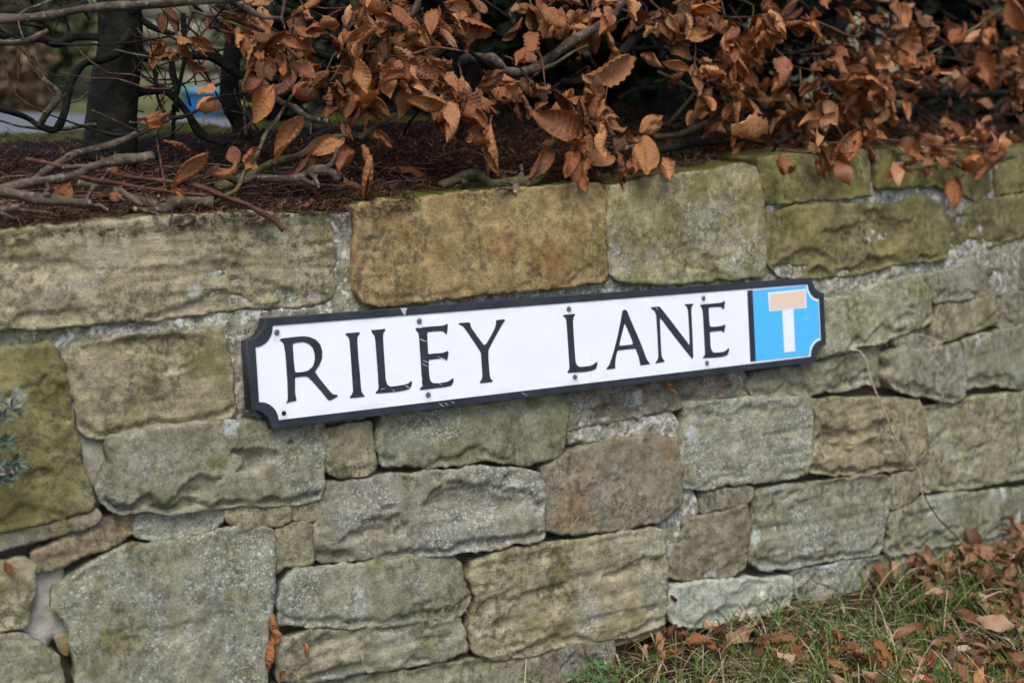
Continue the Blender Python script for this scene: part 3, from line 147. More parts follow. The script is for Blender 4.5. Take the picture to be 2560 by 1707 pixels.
KEY_LEAVES=[
('A', (-0.5645, 0.13, 0.3725), (-0.6228, 0.1111, 0.3413), 0.55, 1),
('B', (-0.5698, 0.1401, 0.3978), (-0.589, 0.1203, 0.3734), 0.55, 1),
('A', (-0.6143, 0.1908, 0.3464), (-0.6684, 0.1729, 0.3335), 0.35, 1),
('A', (-0.6394, 0.1516, 0.3133), (-0.5985, 0.1305, 0.3015), 0.22, 1),
('A', (-0.5906, 0.1003, 0.2986), (-0.6435, 0.0817, 0.2652), 0.5, 1),
('B', (-0.5527, 0.09, 0.2838), (-0.5993, 0.0705, 0.2672), 0.45, 1),
('B', (-0.5158, 0.09, 0.3051), (-0.5605, 0.07, 0.2831), 0.45, 1),
('B', (-0.5579, 0.1, 0.3089), (-0.5559, 0.08, 0.288), 0.6, 1),
('B', (-0.4998, 0.12, 0.4072), (-0.5442, 0.1, 0.3758), 0.75, 1.1),
('B', (-0.4856, 0.11, 0.3972), (-0.5223, 0.09, 0.3583), 0.65, 1.1),
('B', (-0.4323, 0.1, 0.3937), (-0.492, 0.08, 0.3626), 0.7, 1.15),
('B', (-0.4427, 0.1, 0.3517), (-0.4976, 0.08, 0.3056), 0.5, 1.1),
('C', (-0.3734, 0.09, 0.3083), (-0.392, 0.07, 0.2623), 0.62, 1.1),
('C', (-0.3463, 0.07, 0.2977), (-0.368, 0.05, 0.2417), 0.4, 1.1),
('C', (-0.3244, 0.1, 0.3339), (-0.307, 0.08, 0.3036), 0.6, 1),
('C', (-0.3521, 0.09, 0.3122), (-0.3513, 0.07, 0.2862), 0.45, 1),
('B', (-0.3764, 0.11, 0.3209), (-0.4337, 0.09, 0.3039), 0.4, 1),
('C', (-0.3776, 0.1, 0.3437), (-0.3629, 0.08, 0.3228), 0.5, 1),
('B', (-0.4155, 0.11, 0.2991), (-0.4561, 0.09, 0.2732), 0.4, 1),
('B', (-0.4068, 0.11, 0.2991), (-0.3899, 0.09, 0.2815), 0.4, 1),
('C', (-0.1312, 0.07, 0.3445), (-0.1529, 0.05, 0.2809), 0.42, 1.1),
('C', (-0.1337, 0.09, 0.3316), (-0.1919, 0.07, 0.3054), 0.6, 1),
('C', (-0.1895, 0.08, 0.3754), (-0.216, 0.06, 0.3124), 0.8, 1),
('C', (-0.2125, 0.08, 0.3763), (-0.2746, 0.06, 0.3756), 0.6, 1),
('C', (-0.1629, 0.07, 0.3695), (-0.1528, 0.05, 0.3356), 0.8, 1.2),
('C', (-0.1761, 0.09, 0.3921), (-0.1479, 0.07, 0.3564), 0.75, 1),
('C', (-0.1864, 0.1, 0.4249), (-0.1888, 0.08, 0.3807), 0.7, 1),
('C', (-0.0015, 0.08, 0.3042), (-0.0584, 0.06, 0.2673), 0.45, 1),
('D', (0.0277, 0.06, 0.3051), (-0.0243, 0.04, 0.2529), 0.5, 1.3),
('D', (0.0605, 0.07, 0.3096), (0.0131, 0.05, 0.2573), 0.6, 1),
('D', (0.1222, 0.06, 0.2993), (0.117, 0.04, 0.2409), 0.38, 0.95),
('D', (0.2149, 0.055, 0.2943), (0.2151, 0.035, 0.2411), 0.72, 1.05),
('D', (0.1726, 0.06, 0.3312), (0.1641, 0.04, 0.2612), 0.55, 1.05),
('D', (0.1136, 0.07, 0.2974), (0.0425, 0.05, 0.321), 0.75, 1),
('D', (0.0483, 0.07, 0.3202), (-0.0324, 0.05, 0.3639), 0.6, 1),
('D', (0.1732, 0.07, 0.3352), (0.2005, 0.05, 0.3643), 0.6, 1.15),
('D', (0.1439, 0.06, 0.2971), (0.1421, 0.04, 0.2643), 0.45, 0.95),
('D', (0.4582, 0.06, 0.3414), (0.3644, 0.04, 0.3036), 0.5, 1.1),
('E', (0.4835, 0.04, 0.2927), (0.4168, 0.02, 0.2604), 0.7, 0.95),
('D', (0.1957, 0.13, 0.4623), (0.1187, 0.11, 0.4171), 0.5, 1),
('D', (0.2358, 0.15, 0.4684), (0.2662, 0.13, 0.4359), 0.55, 0.85),
('E', (0.5423, 0.09, 0.4632), (0.4815, 0.07, 0.3955), 0.75, 1.3),
('E', (0.4925, 0.1, 0.5563), (0.5116, 0.08, 0.5053), 0.6, 1.3),
('D', (0.2938, 0.11, 0.5516), (0.3557, 0.09, 0.5403), 0.4, 1.25),
('D', (0.13, 0.11, 0.5324), (0.0848, 0.09, 0.4846), 0.9, 0.95),
('D', (0.1624, 0.11, 0.5612), (0.147, 0.09, 0.5186), 0.8, 1.1),
('E', (0.7873, 0.099, 0.4236), (0.6947, 0.0733, 0.4619), 0.5, 1.2),
('E', (0.7893, 0.0992, 0.4178), (0.6762, 0.0725, 0.4332), 0.4, 1.2),
('E', (0.8554, 0.0848, 0.4044), (0.8649, 0.0657, 0.3545), 0.5, 1.2),
('E', (0.693, 0.0933, 0.4254), (0.7452, 0.0761, 0.3431), 0.4, 1),
('E', (0.6923, 0.0532, 0.341), (0.6255, 0.0309, 0.2927), 0.5, 1.05),
('E', (0.5745, 0.0401, 0.3114), (0.5842, 0.0202, 0.2712), 0.6, 1),
('E', (1.0222, 0.0752, 0.2521), (0.9832, 0.0494, 0.2087), 0.6, 1.1),
('E', (1.0608, 0.0811, 0.2745), (0.9625, 0.0467, 0.2597), 0.5, 1.2),
('E', (1.227, 0.1216, 0.3102), (1.1021, 0.0778, 0.2834), 0.45, 0.8),
('E', (1.3178, 0.1928, 0.6308), (1.3147, 0.1715, 0.5616), 0.7, 1.2),
('E', (1.1445, 0.1463, 0.5154), (1.1775, 0.1321, 0.431), 0.5, 1.1),
('E', (1.0986, 0.1482, 0.5579), (1.0311, 0.117, 0.4931), 0.6, 1.2),
('E', (0.9131, 0.1312, 0.5569), (0.8649, 0.1059, 0.4785), 0.55, 1),
('E', (0.8625, 0.1257, 0.6001), (0.8633, 0.1057, 0.5495), 0.5, 1),
('A', (-0.5554, 0.32, 0.507), (-0.5572, 0.3, 0.4653), 0.8, 0.55),
('A', (-0.5639, 0.33, 0.5004), (-0.5751, 0.3101, 0.4608), 0.6, 0.5),
('B', (-0.5139, 0.27, 0.498), (-0.5173, 0.25, 0.4674), 0.6, 0.8),
('B', (-0.514, 0.23, 0.5), (-0.478, 0.21, 0.4811), 0.4, 1.05),
('B', (-0.4943, 0.19, 0.4699), (-0.514, 0.17, 0.4302), 0.55, 1),
('B', (-0.4585, 0.17, 0.4649), (-0.5129, 0.15, 0.4326), 0.4, 1.15),
('B', (-0.5092, 0.18, 0.4678), (-0.5286, 0.16, 0.4469), 0.7, 1.1),
('A', (-0.575, 0.2901, 0.4509), (-0.6023, 0.2706, 0.4073), 0.35, 0.55),
('A', (-0.5649, 0.2901, 0.4481), (-0.589, 0.2703, 0.4102), 0.4, 0.6),
('C', (-0.3134, 0.11, 0.5261), (-0.3755, 0.09, 0.4939), 0.9, 1.1),
('C', (-0.2812, 0.12, 0.522), (-0.262, 0.1, 0.4839), 0.6, 1),
('B', (-0.3958, 0.13, 0.5344), (-0.4111, 0.11, 0.4895), 0.5, 1),
('C', (-0.1996, 0.12, 0.5201), (-0.2352, 0.1, 0.4949), 0.7, 1.1),
('C', (-0.24, 0.13, 0.4869), (-0.2126, 0.11, 0.4603), 0.6, 1),
('C', (-0.1439, 0.15, 0.5141), (-0.0939, 0.13, 0.4755), 0.5, 0.75),
('C', (-0.1067, 0.15, 0.5195), (-0.1395, 0.13, 0.4702), 0.4, 0.7),
('C', (-0.0202, 0.12, 0.4923), (-0.0759, 0.1, 0.4453), 0.3, 1.15),
('B', (-0.4605, 0.13, 0.4721), (-0.4322, 0.11, 0.4465), 0.45, 1.15),
('C', (-0.3495, 0.11, 0.4389), (-0.347, 0.09, 0.3946), 0.5, 1.15),
('C', (-0.2972, 0.11, 0.4311), (-0.3157, 0.09, 0.3794), 0.4, 1.1),
('C', (-0.3079, 0.13, 0.3984), (-0.3635, 0.11, 0.3525), 0.5, 0.9),
('C', (-0.218, 0.12, 0.447), (-0.2255, 0.1, 0.3941), 0.45, 0.9),
('C', (-0.0739, 0.12, 0.4249), (-0.1032, 0.1, 0.3766), 0.6, 1),
('A', (-0.7418, 0.0772, 0.2482), (-0.7289, 0.0562, 0.2397), 0.5, 1.1),
('A', (-0.6557, 0.0722, 0.2524), (-0.6485, 0.0519, 0.2478), 0.6, 1.3)]
LEAF_CLUSTERS=[('B', (-0.389, 0.265, 0.454), 6), ('B', (-0.378, 0.274, 0.476), 3), ('B', (-0.454, 0.122, 0.435), 4), ('B', (-0.409, 0.119, 0.485), 3), ('B', (-0.357, 0.265, 0.514), 3), ('B', (-0.459, 0.126, 0.477), 2), ('B', (-0.461, 0.304, 0.504), 3), ('B', (-0.468, 0.141, 0.455), 6), ('B', (-0.479, 0.185, 0.517), 3), ('B', (-0.465, 0.27, 0.491), 5), ('B', (-0.449, 0.27, 0.494), 4), ('C', (-0.205, 0.173, 0.505), 3), ('C', (-0.119, 0.236, 0.539), 4), ('C', (-0.304, 0.169, 0.397), 6), ('C', (-0.306, 0.264, 0.41), 4), ('C', (-0.306, 0.183, 0.474), 4), ('C', (-0.371, 0.2, 0.473), 3), ('C', (-0.304, 0.187, 0.383), 4), ('C', (-0.168, 0.238, 0.489), 6), ('C', (-0.313, 0.277, 0.42), 3), ('C', (-0.182, 0.198, 0.524), 4), ('C', (-0.292, 0.208, 0.491), 3), ('C', (-0.128, 0.224, 0.52), 3), ('C', (-0.268, 0.099, 0.407), 4), ('C', (-0.31, 0.162, 0.519), 3), ('C', (-0.249, 0.224, 0.455), 4), ('C', (-0.285, 0.258, 0.457), 2), ('C', (-0.31, 0.096, 0.474), 4), ('C', (-0.257, 0.179, 0.445), 2), ('C', (-0.169, 0.23, 0.429), 4), ('C', (-0.204, 0.245, 0.427), 4), ('C', (-0.203, 0.137, 0.424), 4), ('C', (-0.274, 0.08, 0.439), 5), ('C', (-0.205, 0.133, 0.482), 4), ('C', (-0.125, 0.238, 0.433), 4), ('C', (-0.282, 0.266, 0.478), 4), ('C', (-0.265, 0.252, 0.397), 6), ('C', (-0.296, 0.145, 0.472), 3), ('C', (-0.214, 0.245, 0.51), 4), ('C', (-0.308, 0.212, 0.518), 4), ('C', (-0.35, 0.194, 0.405), 6), ('C', (-0.118, 0.189, 0.491), 2), ('C', (-0.197, 0.137, 0.378), 3), ('C', (-0.192, 0.137, 0.368), 2), ('C', (-0.167, 0.114, 0.383), 4), ('C', (-0.17, 0.133, 0.376), 3), ('C', (-0.136, 0.107, 0.403), 4), ('C', (-0.095, 0.174, 0.384), 5), ('C', (-0.146, 0.132, 0.406), 4), ('C', (-0.085, 0.157, 0.399), 6), ('C', (-0.177, 0.085, 0.392), 3), ('C', (0.064, 0.078, 0.356), 6), ('C', (0.106, 0.157, 0.371), 4), ('C', (0.164, 0.195, 0.399), 4), ('C', (-0.051, 0.113, 0.41), 4), ('C', (0.14, 0.189, 0.397), 2), ('C', (-0.021, 0.08, 0.395), 4), ('C', (0.026, 0.124, 0.355), 6), ('C', (0.237, 0.183, 0.32), 2), ('C', (0.071, 0.1, 0.389), 5), ('C', (-0.025, 0.153, 0.384), 5), ('C', (0.058, 0.073, 0.347), 6), ('C', (0.122, 0.147, 0.343), 4), ('C', (0.186, 0.125, 0.327), 6), ('C', (0.115, 0.098, 0.378), 4), ('C', (0.079, 0.128, 0.363), 4), ('D', (0.147, 0.18, 0.534), 2), ('D', (0.06, 0.227, 0.541), 2), ('D', (0.205, 0.211, 0.559), 2), ('D', (0.117, 0.25, 0.523), 6), ('D', (0.143, 0.119, 0.531), 3), ('D', (0.125, 0.194, 0.547), 2), ('D', (0.18, 0.215, 0.525), 4), ('D', (0.048, 0.214, 0.522), 5), ('D', (0.014, 0.141, 0.526), 5), ('D', (0.149, 0.2, 0.539), 2), ('D', (0.047, 0.185, 0.535), 6), ('D', (0.142, 0.182, 0.509), 5), ('D', (0.025, 0.128, 0.544), 4), ('D', (0.341, 0.125, 0.544), 4), ('D', (0.307, 0.104, 0.502), 2), ('D', (0.462, 0.212, 0.561), 2), ('D', (0.49, 0.169, 0.492), 4), ('D', (0.469, 0.143, 0.495), 5), ('D', (0.333, 0.268, 0.545), 6), ('D', (0.401, 0.095, 0.449), 6), ('D', (0.42, 0.218, 0.539), 4), ('D', (0.313, 0.145, 0.527), 5), ('D', (0.431, 0.154, 0.442), 6), ('D', (0.55, 0.239, 0.471), 4), ('D', (0.437, 0.085, 0.512), 5), ('D', (0.227, 0.091, 0.53), 2), ('D', (0.295, 0.078, 0.444), 4), ('D', (0.508, 0.17, 0.523), 3), ('D', (0.264, 0.153, 0.537), 4), ('D', (0.511, 0.188, 0.499), 2), ('D', (0.283, 0.135, 0.537), 3), ('D', (0.246, 0.082, 0.549), 4), ('D', (0.397, 0.118, 0.542), 2), ('D', (0.434, 0.202, 0.465), 6), ('D', (0.341, 0.172, 0.517), 4), ('D', (0.323, 0.113, 0.442), 3), ('D', (0.511, 0.164, 0.47), 4), ('D', (0.385, 0.087, 0.502), 5), ('D', (0.507, 0.191, 0.438), 1), ('D', (0.564, 0.223, 0.406), 2), ('D', (0.408, 0.15, 0.426), 2), ('D', (0.53, 0.236, 0.356), 3), ('D', (0.401, 0.15, 0.372), 5), ('D', (0.609, 0.256, 0.426), 3), ('D', (0.445, 0.117, 0.333), 2), ('D', (0.449, 0.154, 0.391), 4), ('D', (0.39, 0.08, 0.416), 4), ('D', (0.6, 0.258, 0.324), 5), ('D', (0.337, 0.094, 0.395), 4), ('D', (0.464, 0.101, 0.397), 2), ('D', (0.522, 0.222, 0.349), 5), ('D', (0.5, 0.167, 0.401), 1), ('E', (0.518, 0.144, 0.55), 4), ('E', (1.695, 0.467, 0.645), 4), ('E', (1.511, 0.436, 0.549), 6), ('E', (1.372, 0.19, 0.607), 3), ('E', (1.684, 0.509, 0.54), 6), ('E', (0.478, 0.103, 0.517), 4), ('E', (0.989, 0.18, 0.558), 3), ('E', (0.696, 0.147, 0.493), 2), ('E', (0.883, 0.102, 0.491), 2), ('E', (0.535, 0.16, 0.561), 4), ('E', (1.518, 0.278, 0.538), 4), ('E', (0.595, 0.161, 0.554), 3), ('E', (1.18, 0.311, 0.49), 2), ('E', (0.793, 0.233, 0.508), 3), ('E', (1.285, 0.237, 0.606), 3), ('E', (0.926, 0.203, 0.539), 6), ('E', (2.056, 0.672, 0.581), 5), ('E', (1.336, 0.224, 0.518), 2), ('E', (0.555, 0.189, 0.502), 4), ('E', (0.804, 0.152, 0.563), 3), ('E', (0.863, 0.27, 0.525), 3), ('E', (1.649, 0.485, 0.537), 2), ('E', (0.997, 0.143, 0.546), 3), ('E', (0.863, 0.133, 0.591), 2), ('E', (1.516, 0.444, 0.598), 4), ('E', (0.974, 0.231, 0.536), 2), ('E', (1.167, 0.141, 0.557), 5), ('E', (1.238, 0.344, 0.526), 2), ('E', (0.742, 0.156, 0.586), 4), ('E', (1.056, 0.28, 0.529), 4), ('E', (2.295, 0.789, 0.534), 6), ('E', (0.925, 0.134, 0.591), 4), ('E', (0.9, 0.255, 0.515), 5), ('E', (0.579, 0.084, 0.54), 4), ('E', (2.064, 0.676, 0.605), 2), ('E', (0.651, 0.096, 0.486), 2), ('E', (1.808, 0.527, 0.539), 6), ('E', (1.109, 0.24, 0.528), 2), ('E', (1.889, 0.596, 0.629), 5), ('E', (1.3, 0.344, 0.568), 5), ('E', (1.665, 0.418, 0.493), 4), ('E', (1.906, 0.605, 0.544), 1), ('E', (1.367, 0.21, 0.464), 4), ('E', (0.908, 0.203, 0.455), 5), ('E', (1.173, 0.296, 0.335), 6), ('E', (0.852, 0.159, 0.446), 5), ('E', (1.388, 0.21, 0.446), 5), ('E', (1.435, 0.254, 0.441), 3), ('E', (0.634, 0.172, 0.382), 3), ('E', (0.77, 0.068, 0.427), 6), ('E', (0.909, 0.269, 0.475), 3), ('E', (1.323, 0.202, 0.313), 4), ('E', (1.037, 0.126, 0.322), 6), ('E', (1.223, 0.297, 0.342), 2), ('E', (0.568, 0.058, 0.45), 3), ('E', (0.852, 0.179, 0.349), 4), ('E', (1.387, 0.328, 0.338), 6), ('E', (1.538, 0.32, 0.397), 2), ('E', (0.745, 0.087, 0.342), 4), ('E', (0.882, 0.206, 0.404), 6), ('E', (1.478, 0.385, 0.459), 4), ('E', (0.852, 0.184, 0.466), 4), ('E', (0.905, 0.222, 0.426), 4), ('E', (1.198, 0.17, 0.361), 2), ('E', (1.188, 0.179, 0.462), 3), ('E', (0.807, 0.202, 0.396), 2), ('E', (0.98, 0.142, 0.437), 2), ('E', (0.92, 0.207, 0.446), 2), ('E', (0.653, 0.161, 0.312), 4), ('E', (1.606, 0.297, 0.4), 3), ('E', (0.66, 0.218, 0.418), 2), ('E', (1.5, 0.362, 0.482), 2), ('E', (0.689, 0.125, 0.402), 5), ('E', (0.558, 0.041, 0.344), 5), ('E', (0.688, 0.251, 0.432), 6), ('E', (0.648, 0.15, 0.346), 5), ('E', (1.664, 0.37, 0.373), 5), ('E', (1.459, 0.364, 0.423), 4), ('E', (1.856, 0.533, 0.438), 3), ('E', (1.63, 0.396, 0.485), 4), ('E', (0.739, 0.086, 0.415), 3), ('E', (0.973, 0.214, 0.438), 2), ('E', (1.124, 0.107, 0.355), 6), ('E', (0.96, 0.261, 0.322), 3), ('E', (1.132, 0.202, 0.354), 4), ('E', (0.968, 0.118, 0.466), 4), ('E', (0.607, 0.097, 0.405), 6), ('E', (0.739, 0.077, 0.349), 5), ('E', (1.548, 0.318, 0.323), 4), ('E', (0.578, 0.121, 0.368), 4), ('E', (1.486, 0.274, 0.397), 3), ('E', (1.347, 0.14, 0.477), 2), ('E', (1.215, 0.215, 0.475), 6), ('E', (0.736, 0.201, 0.442), 3), ('E', (0.706, 0.047, 0.422), 4), ('E', (0.777, 0.073, 0.466), 4), ('E', (1.055, 0.208, 0.443), 5), ('E', (0.876, 0.261, 0.458), 2), ('E', (0.59, 0.06, 0.374), 5), ('E', (0.853, 0.236, 0.386), 3), ('E', (0.757, 0.046, 0.472), 4), ('E', (0.639, 0.028, 0.32), 2), ('E', (0.613, 0.048, 0.297), 4), ('E', (1.053, 0.08, 0.303), 2), ('E', (0.962, 0.091, 0.322), 3), ('E', (1.05, 0.12, 0.31), 3), ('E', (0.967, 0.109, 0.311), 4), ('E', (0.817, 0.037, 0.298), 5), ('E', (0.802, 0.068, 0.321), 4), ('E', (1.17, 0.087, 0.339), 6), ('E', (1.022, 0.092, 0.327), 5), ('E', (0.929, 0.053, 0.298), 4), ('A', (-0.56, 0.308, 0.465), 4), ('A', (-0.52, 0.355, 0.436), 1)]
DRY_STEM=[(0.6502, -0.0033, -0.0631), (0.6751, -0.0033, -0.0693), (0.6928, -0.0059, -0.093), (0.7073, -0.0106, -0.1316), (0.7398, -0.0164, -0.1849), (0.7705, -0.0221, -0.239), (0.8166, -0.0261, -0.2919), (0.8469, -0.0277, -0.322), (0.8532, -0.0327, -0.3618), (0.8565, -0.0349, -0.3796)]
RED_TWIG=[(0.8549, -0.032, -0.3577), (0.8769, -0.0346, -0.3916), (0.9133, -0.036, -0.4284), (0.9594, -0.0354, -0.4633), (0.9991, -0.0351, -0.4977), (1.0366, -0.0353, -0.5367)]
SPRIG=[(-0.8944, -0.0056, -0.0129), (-0.9116, -0.0089, -0.0522), (-0.9015, -0.0139, -0.0776), (-0.9063, -0.0155, -0.0935), (-0.9131, -0.0045, -0.0223), (-0.9159, -0.0148, -0.098)]
WALL_LEAVES=[((-0.5536, -0.0296, -0.34), (-0.5553, -0.0357, -0.3831)), ((-0.5616, -0.0348, -0.3769), (-0.5668, -0.0424, -0.4316)), ((-0.5425, -0.0415, -0.4243), (-0.5537, -0.0434, -0.4381)), ((-0.5091, -0.0367, -0.3904), (-0.5052, -0.0399, -0.4133)), ((0.1851, -0.0445, -0.4457), (0.2019, -0.047, -0.4638)), ((0.1985, 0.0066, -0.0823), (0.2145, 0.0025, -0.1113)), ((-0.7514, -0.0041, -0.2131), (-0.7345, -0.0066, -0.2225)), ((-0.9119, 0.013, -0.2146), (-0.9027, 0.0091, -0.2326))]
BETA = math.radians(8.0)          # the wall leans back by this much
scene = bpy.context.scene
COL = scene.collection
cam_data = bpy.data.cameras.new('camera'); cam = bpy.data.objects.new('camera', cam_data); COL.objects.link(cam)
cam.matrix_world = Matrix.Translation(CAM_LOC) @ Matrix(CAM_ROT).to_4x4()
cam_data.sensor_width = 36; cam_data.lens = 50; cam_data.clip_start = .05; cam_data.clip_end = 600
cam_data.dof.use_dof = True; cam_data.dof.focus_distance = 2.16; cam_data.dof.aperture_fstop = 3.6
scene.camera = cam
world = bpy.data.worlds.new('World'); scene.world = world; world.use_nodes = True
nt = world.node_tree; bg = nt.nodes['Background']; sky = nt.nodes.new('ShaderNodeTexSky')
SUN_FROM = Vector((-.32, -.48, 1.0)).normalized()
sky.sky_type = 'NISHITA'; sky.sun_disc = False
sky.sun_elevation = math.asin(SUN_FROM.z); sky.sun_rotation = math.atan2(SUN_FROM.x, SUN_FROM.y)
sky.air_density = 1.0; sky.dust_density = 2.5; sky.ozone_density = 1.0
nt.links.new(sky.outputs[0], bg.inputs[0]); bg.inputs[1].default_value = .13
sun_data = bpy.data.lights.new('sun', 'SUN'); sun = bpy.data.objects.new('sun', sun_data); COL.objects.link(sun)
sun_data.energy = 1.4; sun_data.angle = math.radians(32); sun_data.color = (1, .97, .93)
sun.rotation_euler = SUN_FROM.to_track_quat('Z', 'Y').to_euler()
scene.view_settings.view_transform = 'Standard'; scene.view_settings.look = 'None'
scene.view_settings.exposure = 0.80; scene.view_settings.gamma = 1
scene.cycles.use_denoising = True
scene.cycles.max_bounces = 6

# ------------------------------------------------------------------ helpers
def link(o): COL.objects.link(o); return o
def tag(o, label, cat, group=None, kind=None):
    if label: o['label'] = label
    if cat: o['category'] = cat
    if group: o['group'] = group
    if kind: o['kind'] = kind
    return o
def empty(name, loc=(0, 0, 0), rot=None):
    o = bpy.data.objects.new(name, None); o.location = loc
    if rot: o.rotation_euler = rot
    o.empty_display_size = .05
    return link(o)
def mesh_obj(name, verts, faces, mat=None, parent=None, smooth=True, mats=None, mi=None):
    me = bpy.data.meshes.new(name); me.from_pydata([tuple(v) for v in verts], [], [tuple(int(i) for i in f) for f in faces])
    for m in (mats or ([mat] if mat else [])): me.materials.append(m)
    if mi is not None: me.polygons.foreach_set('material_index', mi)
    if smooth: me.polygons.foreach_set('use_smooth', [True] * len(me.polygons))
    me.update()
    o = bpy.data.objects.new(name, me); link(o)
    if parent: adopt(o, parent)
    return o
def adopt(o, parent):
    # keep the world coordinates the part was built in (things are empties without rotation)
    o.parent = parent; o.location = o.location - parent.location
def struct(o): o['kind'] = 'structure'; return o

_perm = RNG.permutation(512)
def _h(ix, iy): return _perm[(_perm[ix & 511] + iy) & 511]
def pnoise(x, y):
    x = np.asarray(x, float); y = np.asarray(y, float)
    ix = np.floor(x).astype(int); iy = np.floor(y).astype(int); fx = x - ix; fy = y - iy
    u = fx * fx * fx * (fx * (fx * 6 - 15) + 10); v = fy * fy * fy * (fy * (fy * 6 - 15) + 10)
    def g(dx, dy):
        a = _h(ix + dx, iy + dy) * (2 * math.pi / 512); return np.cos(a) * (fx - dx) + np.sin(a) * (fy - dy)
    return 1.5 * ((g(0, 0) * (1 - u) + g(1, 0) * u) * (1 - v) + (g(0, 1) * (1 - u) + g(1, 1) * u) * v)
def fbm(x, y, o=4, gain=.5):
    a = 1.; t = 0.; x = np.asarray(x, float); y = np.asarray(y, float)
    for k in range(o): t = t + a * pnoise(x + 17.3 * k, y - 9.1 * k); x = x * 2.03; y = y * 2.03; a *= gain
    return t
def sstep(a, b, x): t = np.clip((x - a) / (b - a), 0, 1); return t * t * (3 - 2 * t)

# plan curve of the wall: heading against distance along the wall
TB = math.tan(BETA); OFF = .024 / math.cos(BETA)
SS = np.arange(-3.6, 4.4, .01); I0 = 360
HD = np.radians(np.interp(SS, [-1.1, -.55, .55, 1.0, 1.6, 3.2], [-12, 0, 0, 8, 17, 40]))
CX = np.zeros(len(SS)); CY = np.zeros(len(SS))
for i in range(I0 + 1, len(SS)):
    a = (HD[i] + HD[i - 1]) / 2; CX[i] = CX[i - 1] + .01 * math.cos(a); CY[i] = CY[i - 1] + .01 * math.sin(a)
for i in range(I0 - 1, -1, -1):
    a = (HD[i] + HD[i + 1]) / 2; CX[i] = CX[i + 1] - .01 * math.cos(a); CY[i] = CY[i + 1] - .01 * math.sin(a)
def wall_pts(s, h, n, back=0.):
    """points on the wall: s along it, h height, n proud of the face, back = level distance inwards"""
    s = np.asarray(s, float); x = np.interp(s, SS, CX); y = np.interp(s, SS, CY); a = np.interp(s, SS, HD)
    k = OFF + h * TB - n * math.cos(BETA) + back
    return np.stack([x - np.sin(a) * k, y + np.cos(a) * k, h + n * math.sin(BETA) + 0 * s], 1)
def top_pts(s, z, q):
    s = np.asarray(s, float); x = np.interp(s, SS, CX); y = np.interp(s, SS, CY); a = np.interp(s, SS, HD)
    return np.stack([x - np.sin(a) * (.058 + q), y + np.cos(a) * (.058 + q), z + 0 * s], 1)
def wall_top(s): return np.interp(s, [-3, -.9, -.16, .3, 1.0, 1.4, 3], [.17, .198, .236, .262, .303, .303, .31])
GROUND_Z = lambda x: np.interp(x, [-3, -.8, -.3, 0, .5, 3], [-.64, -.60, -.57, -.54, -.53, -.54])

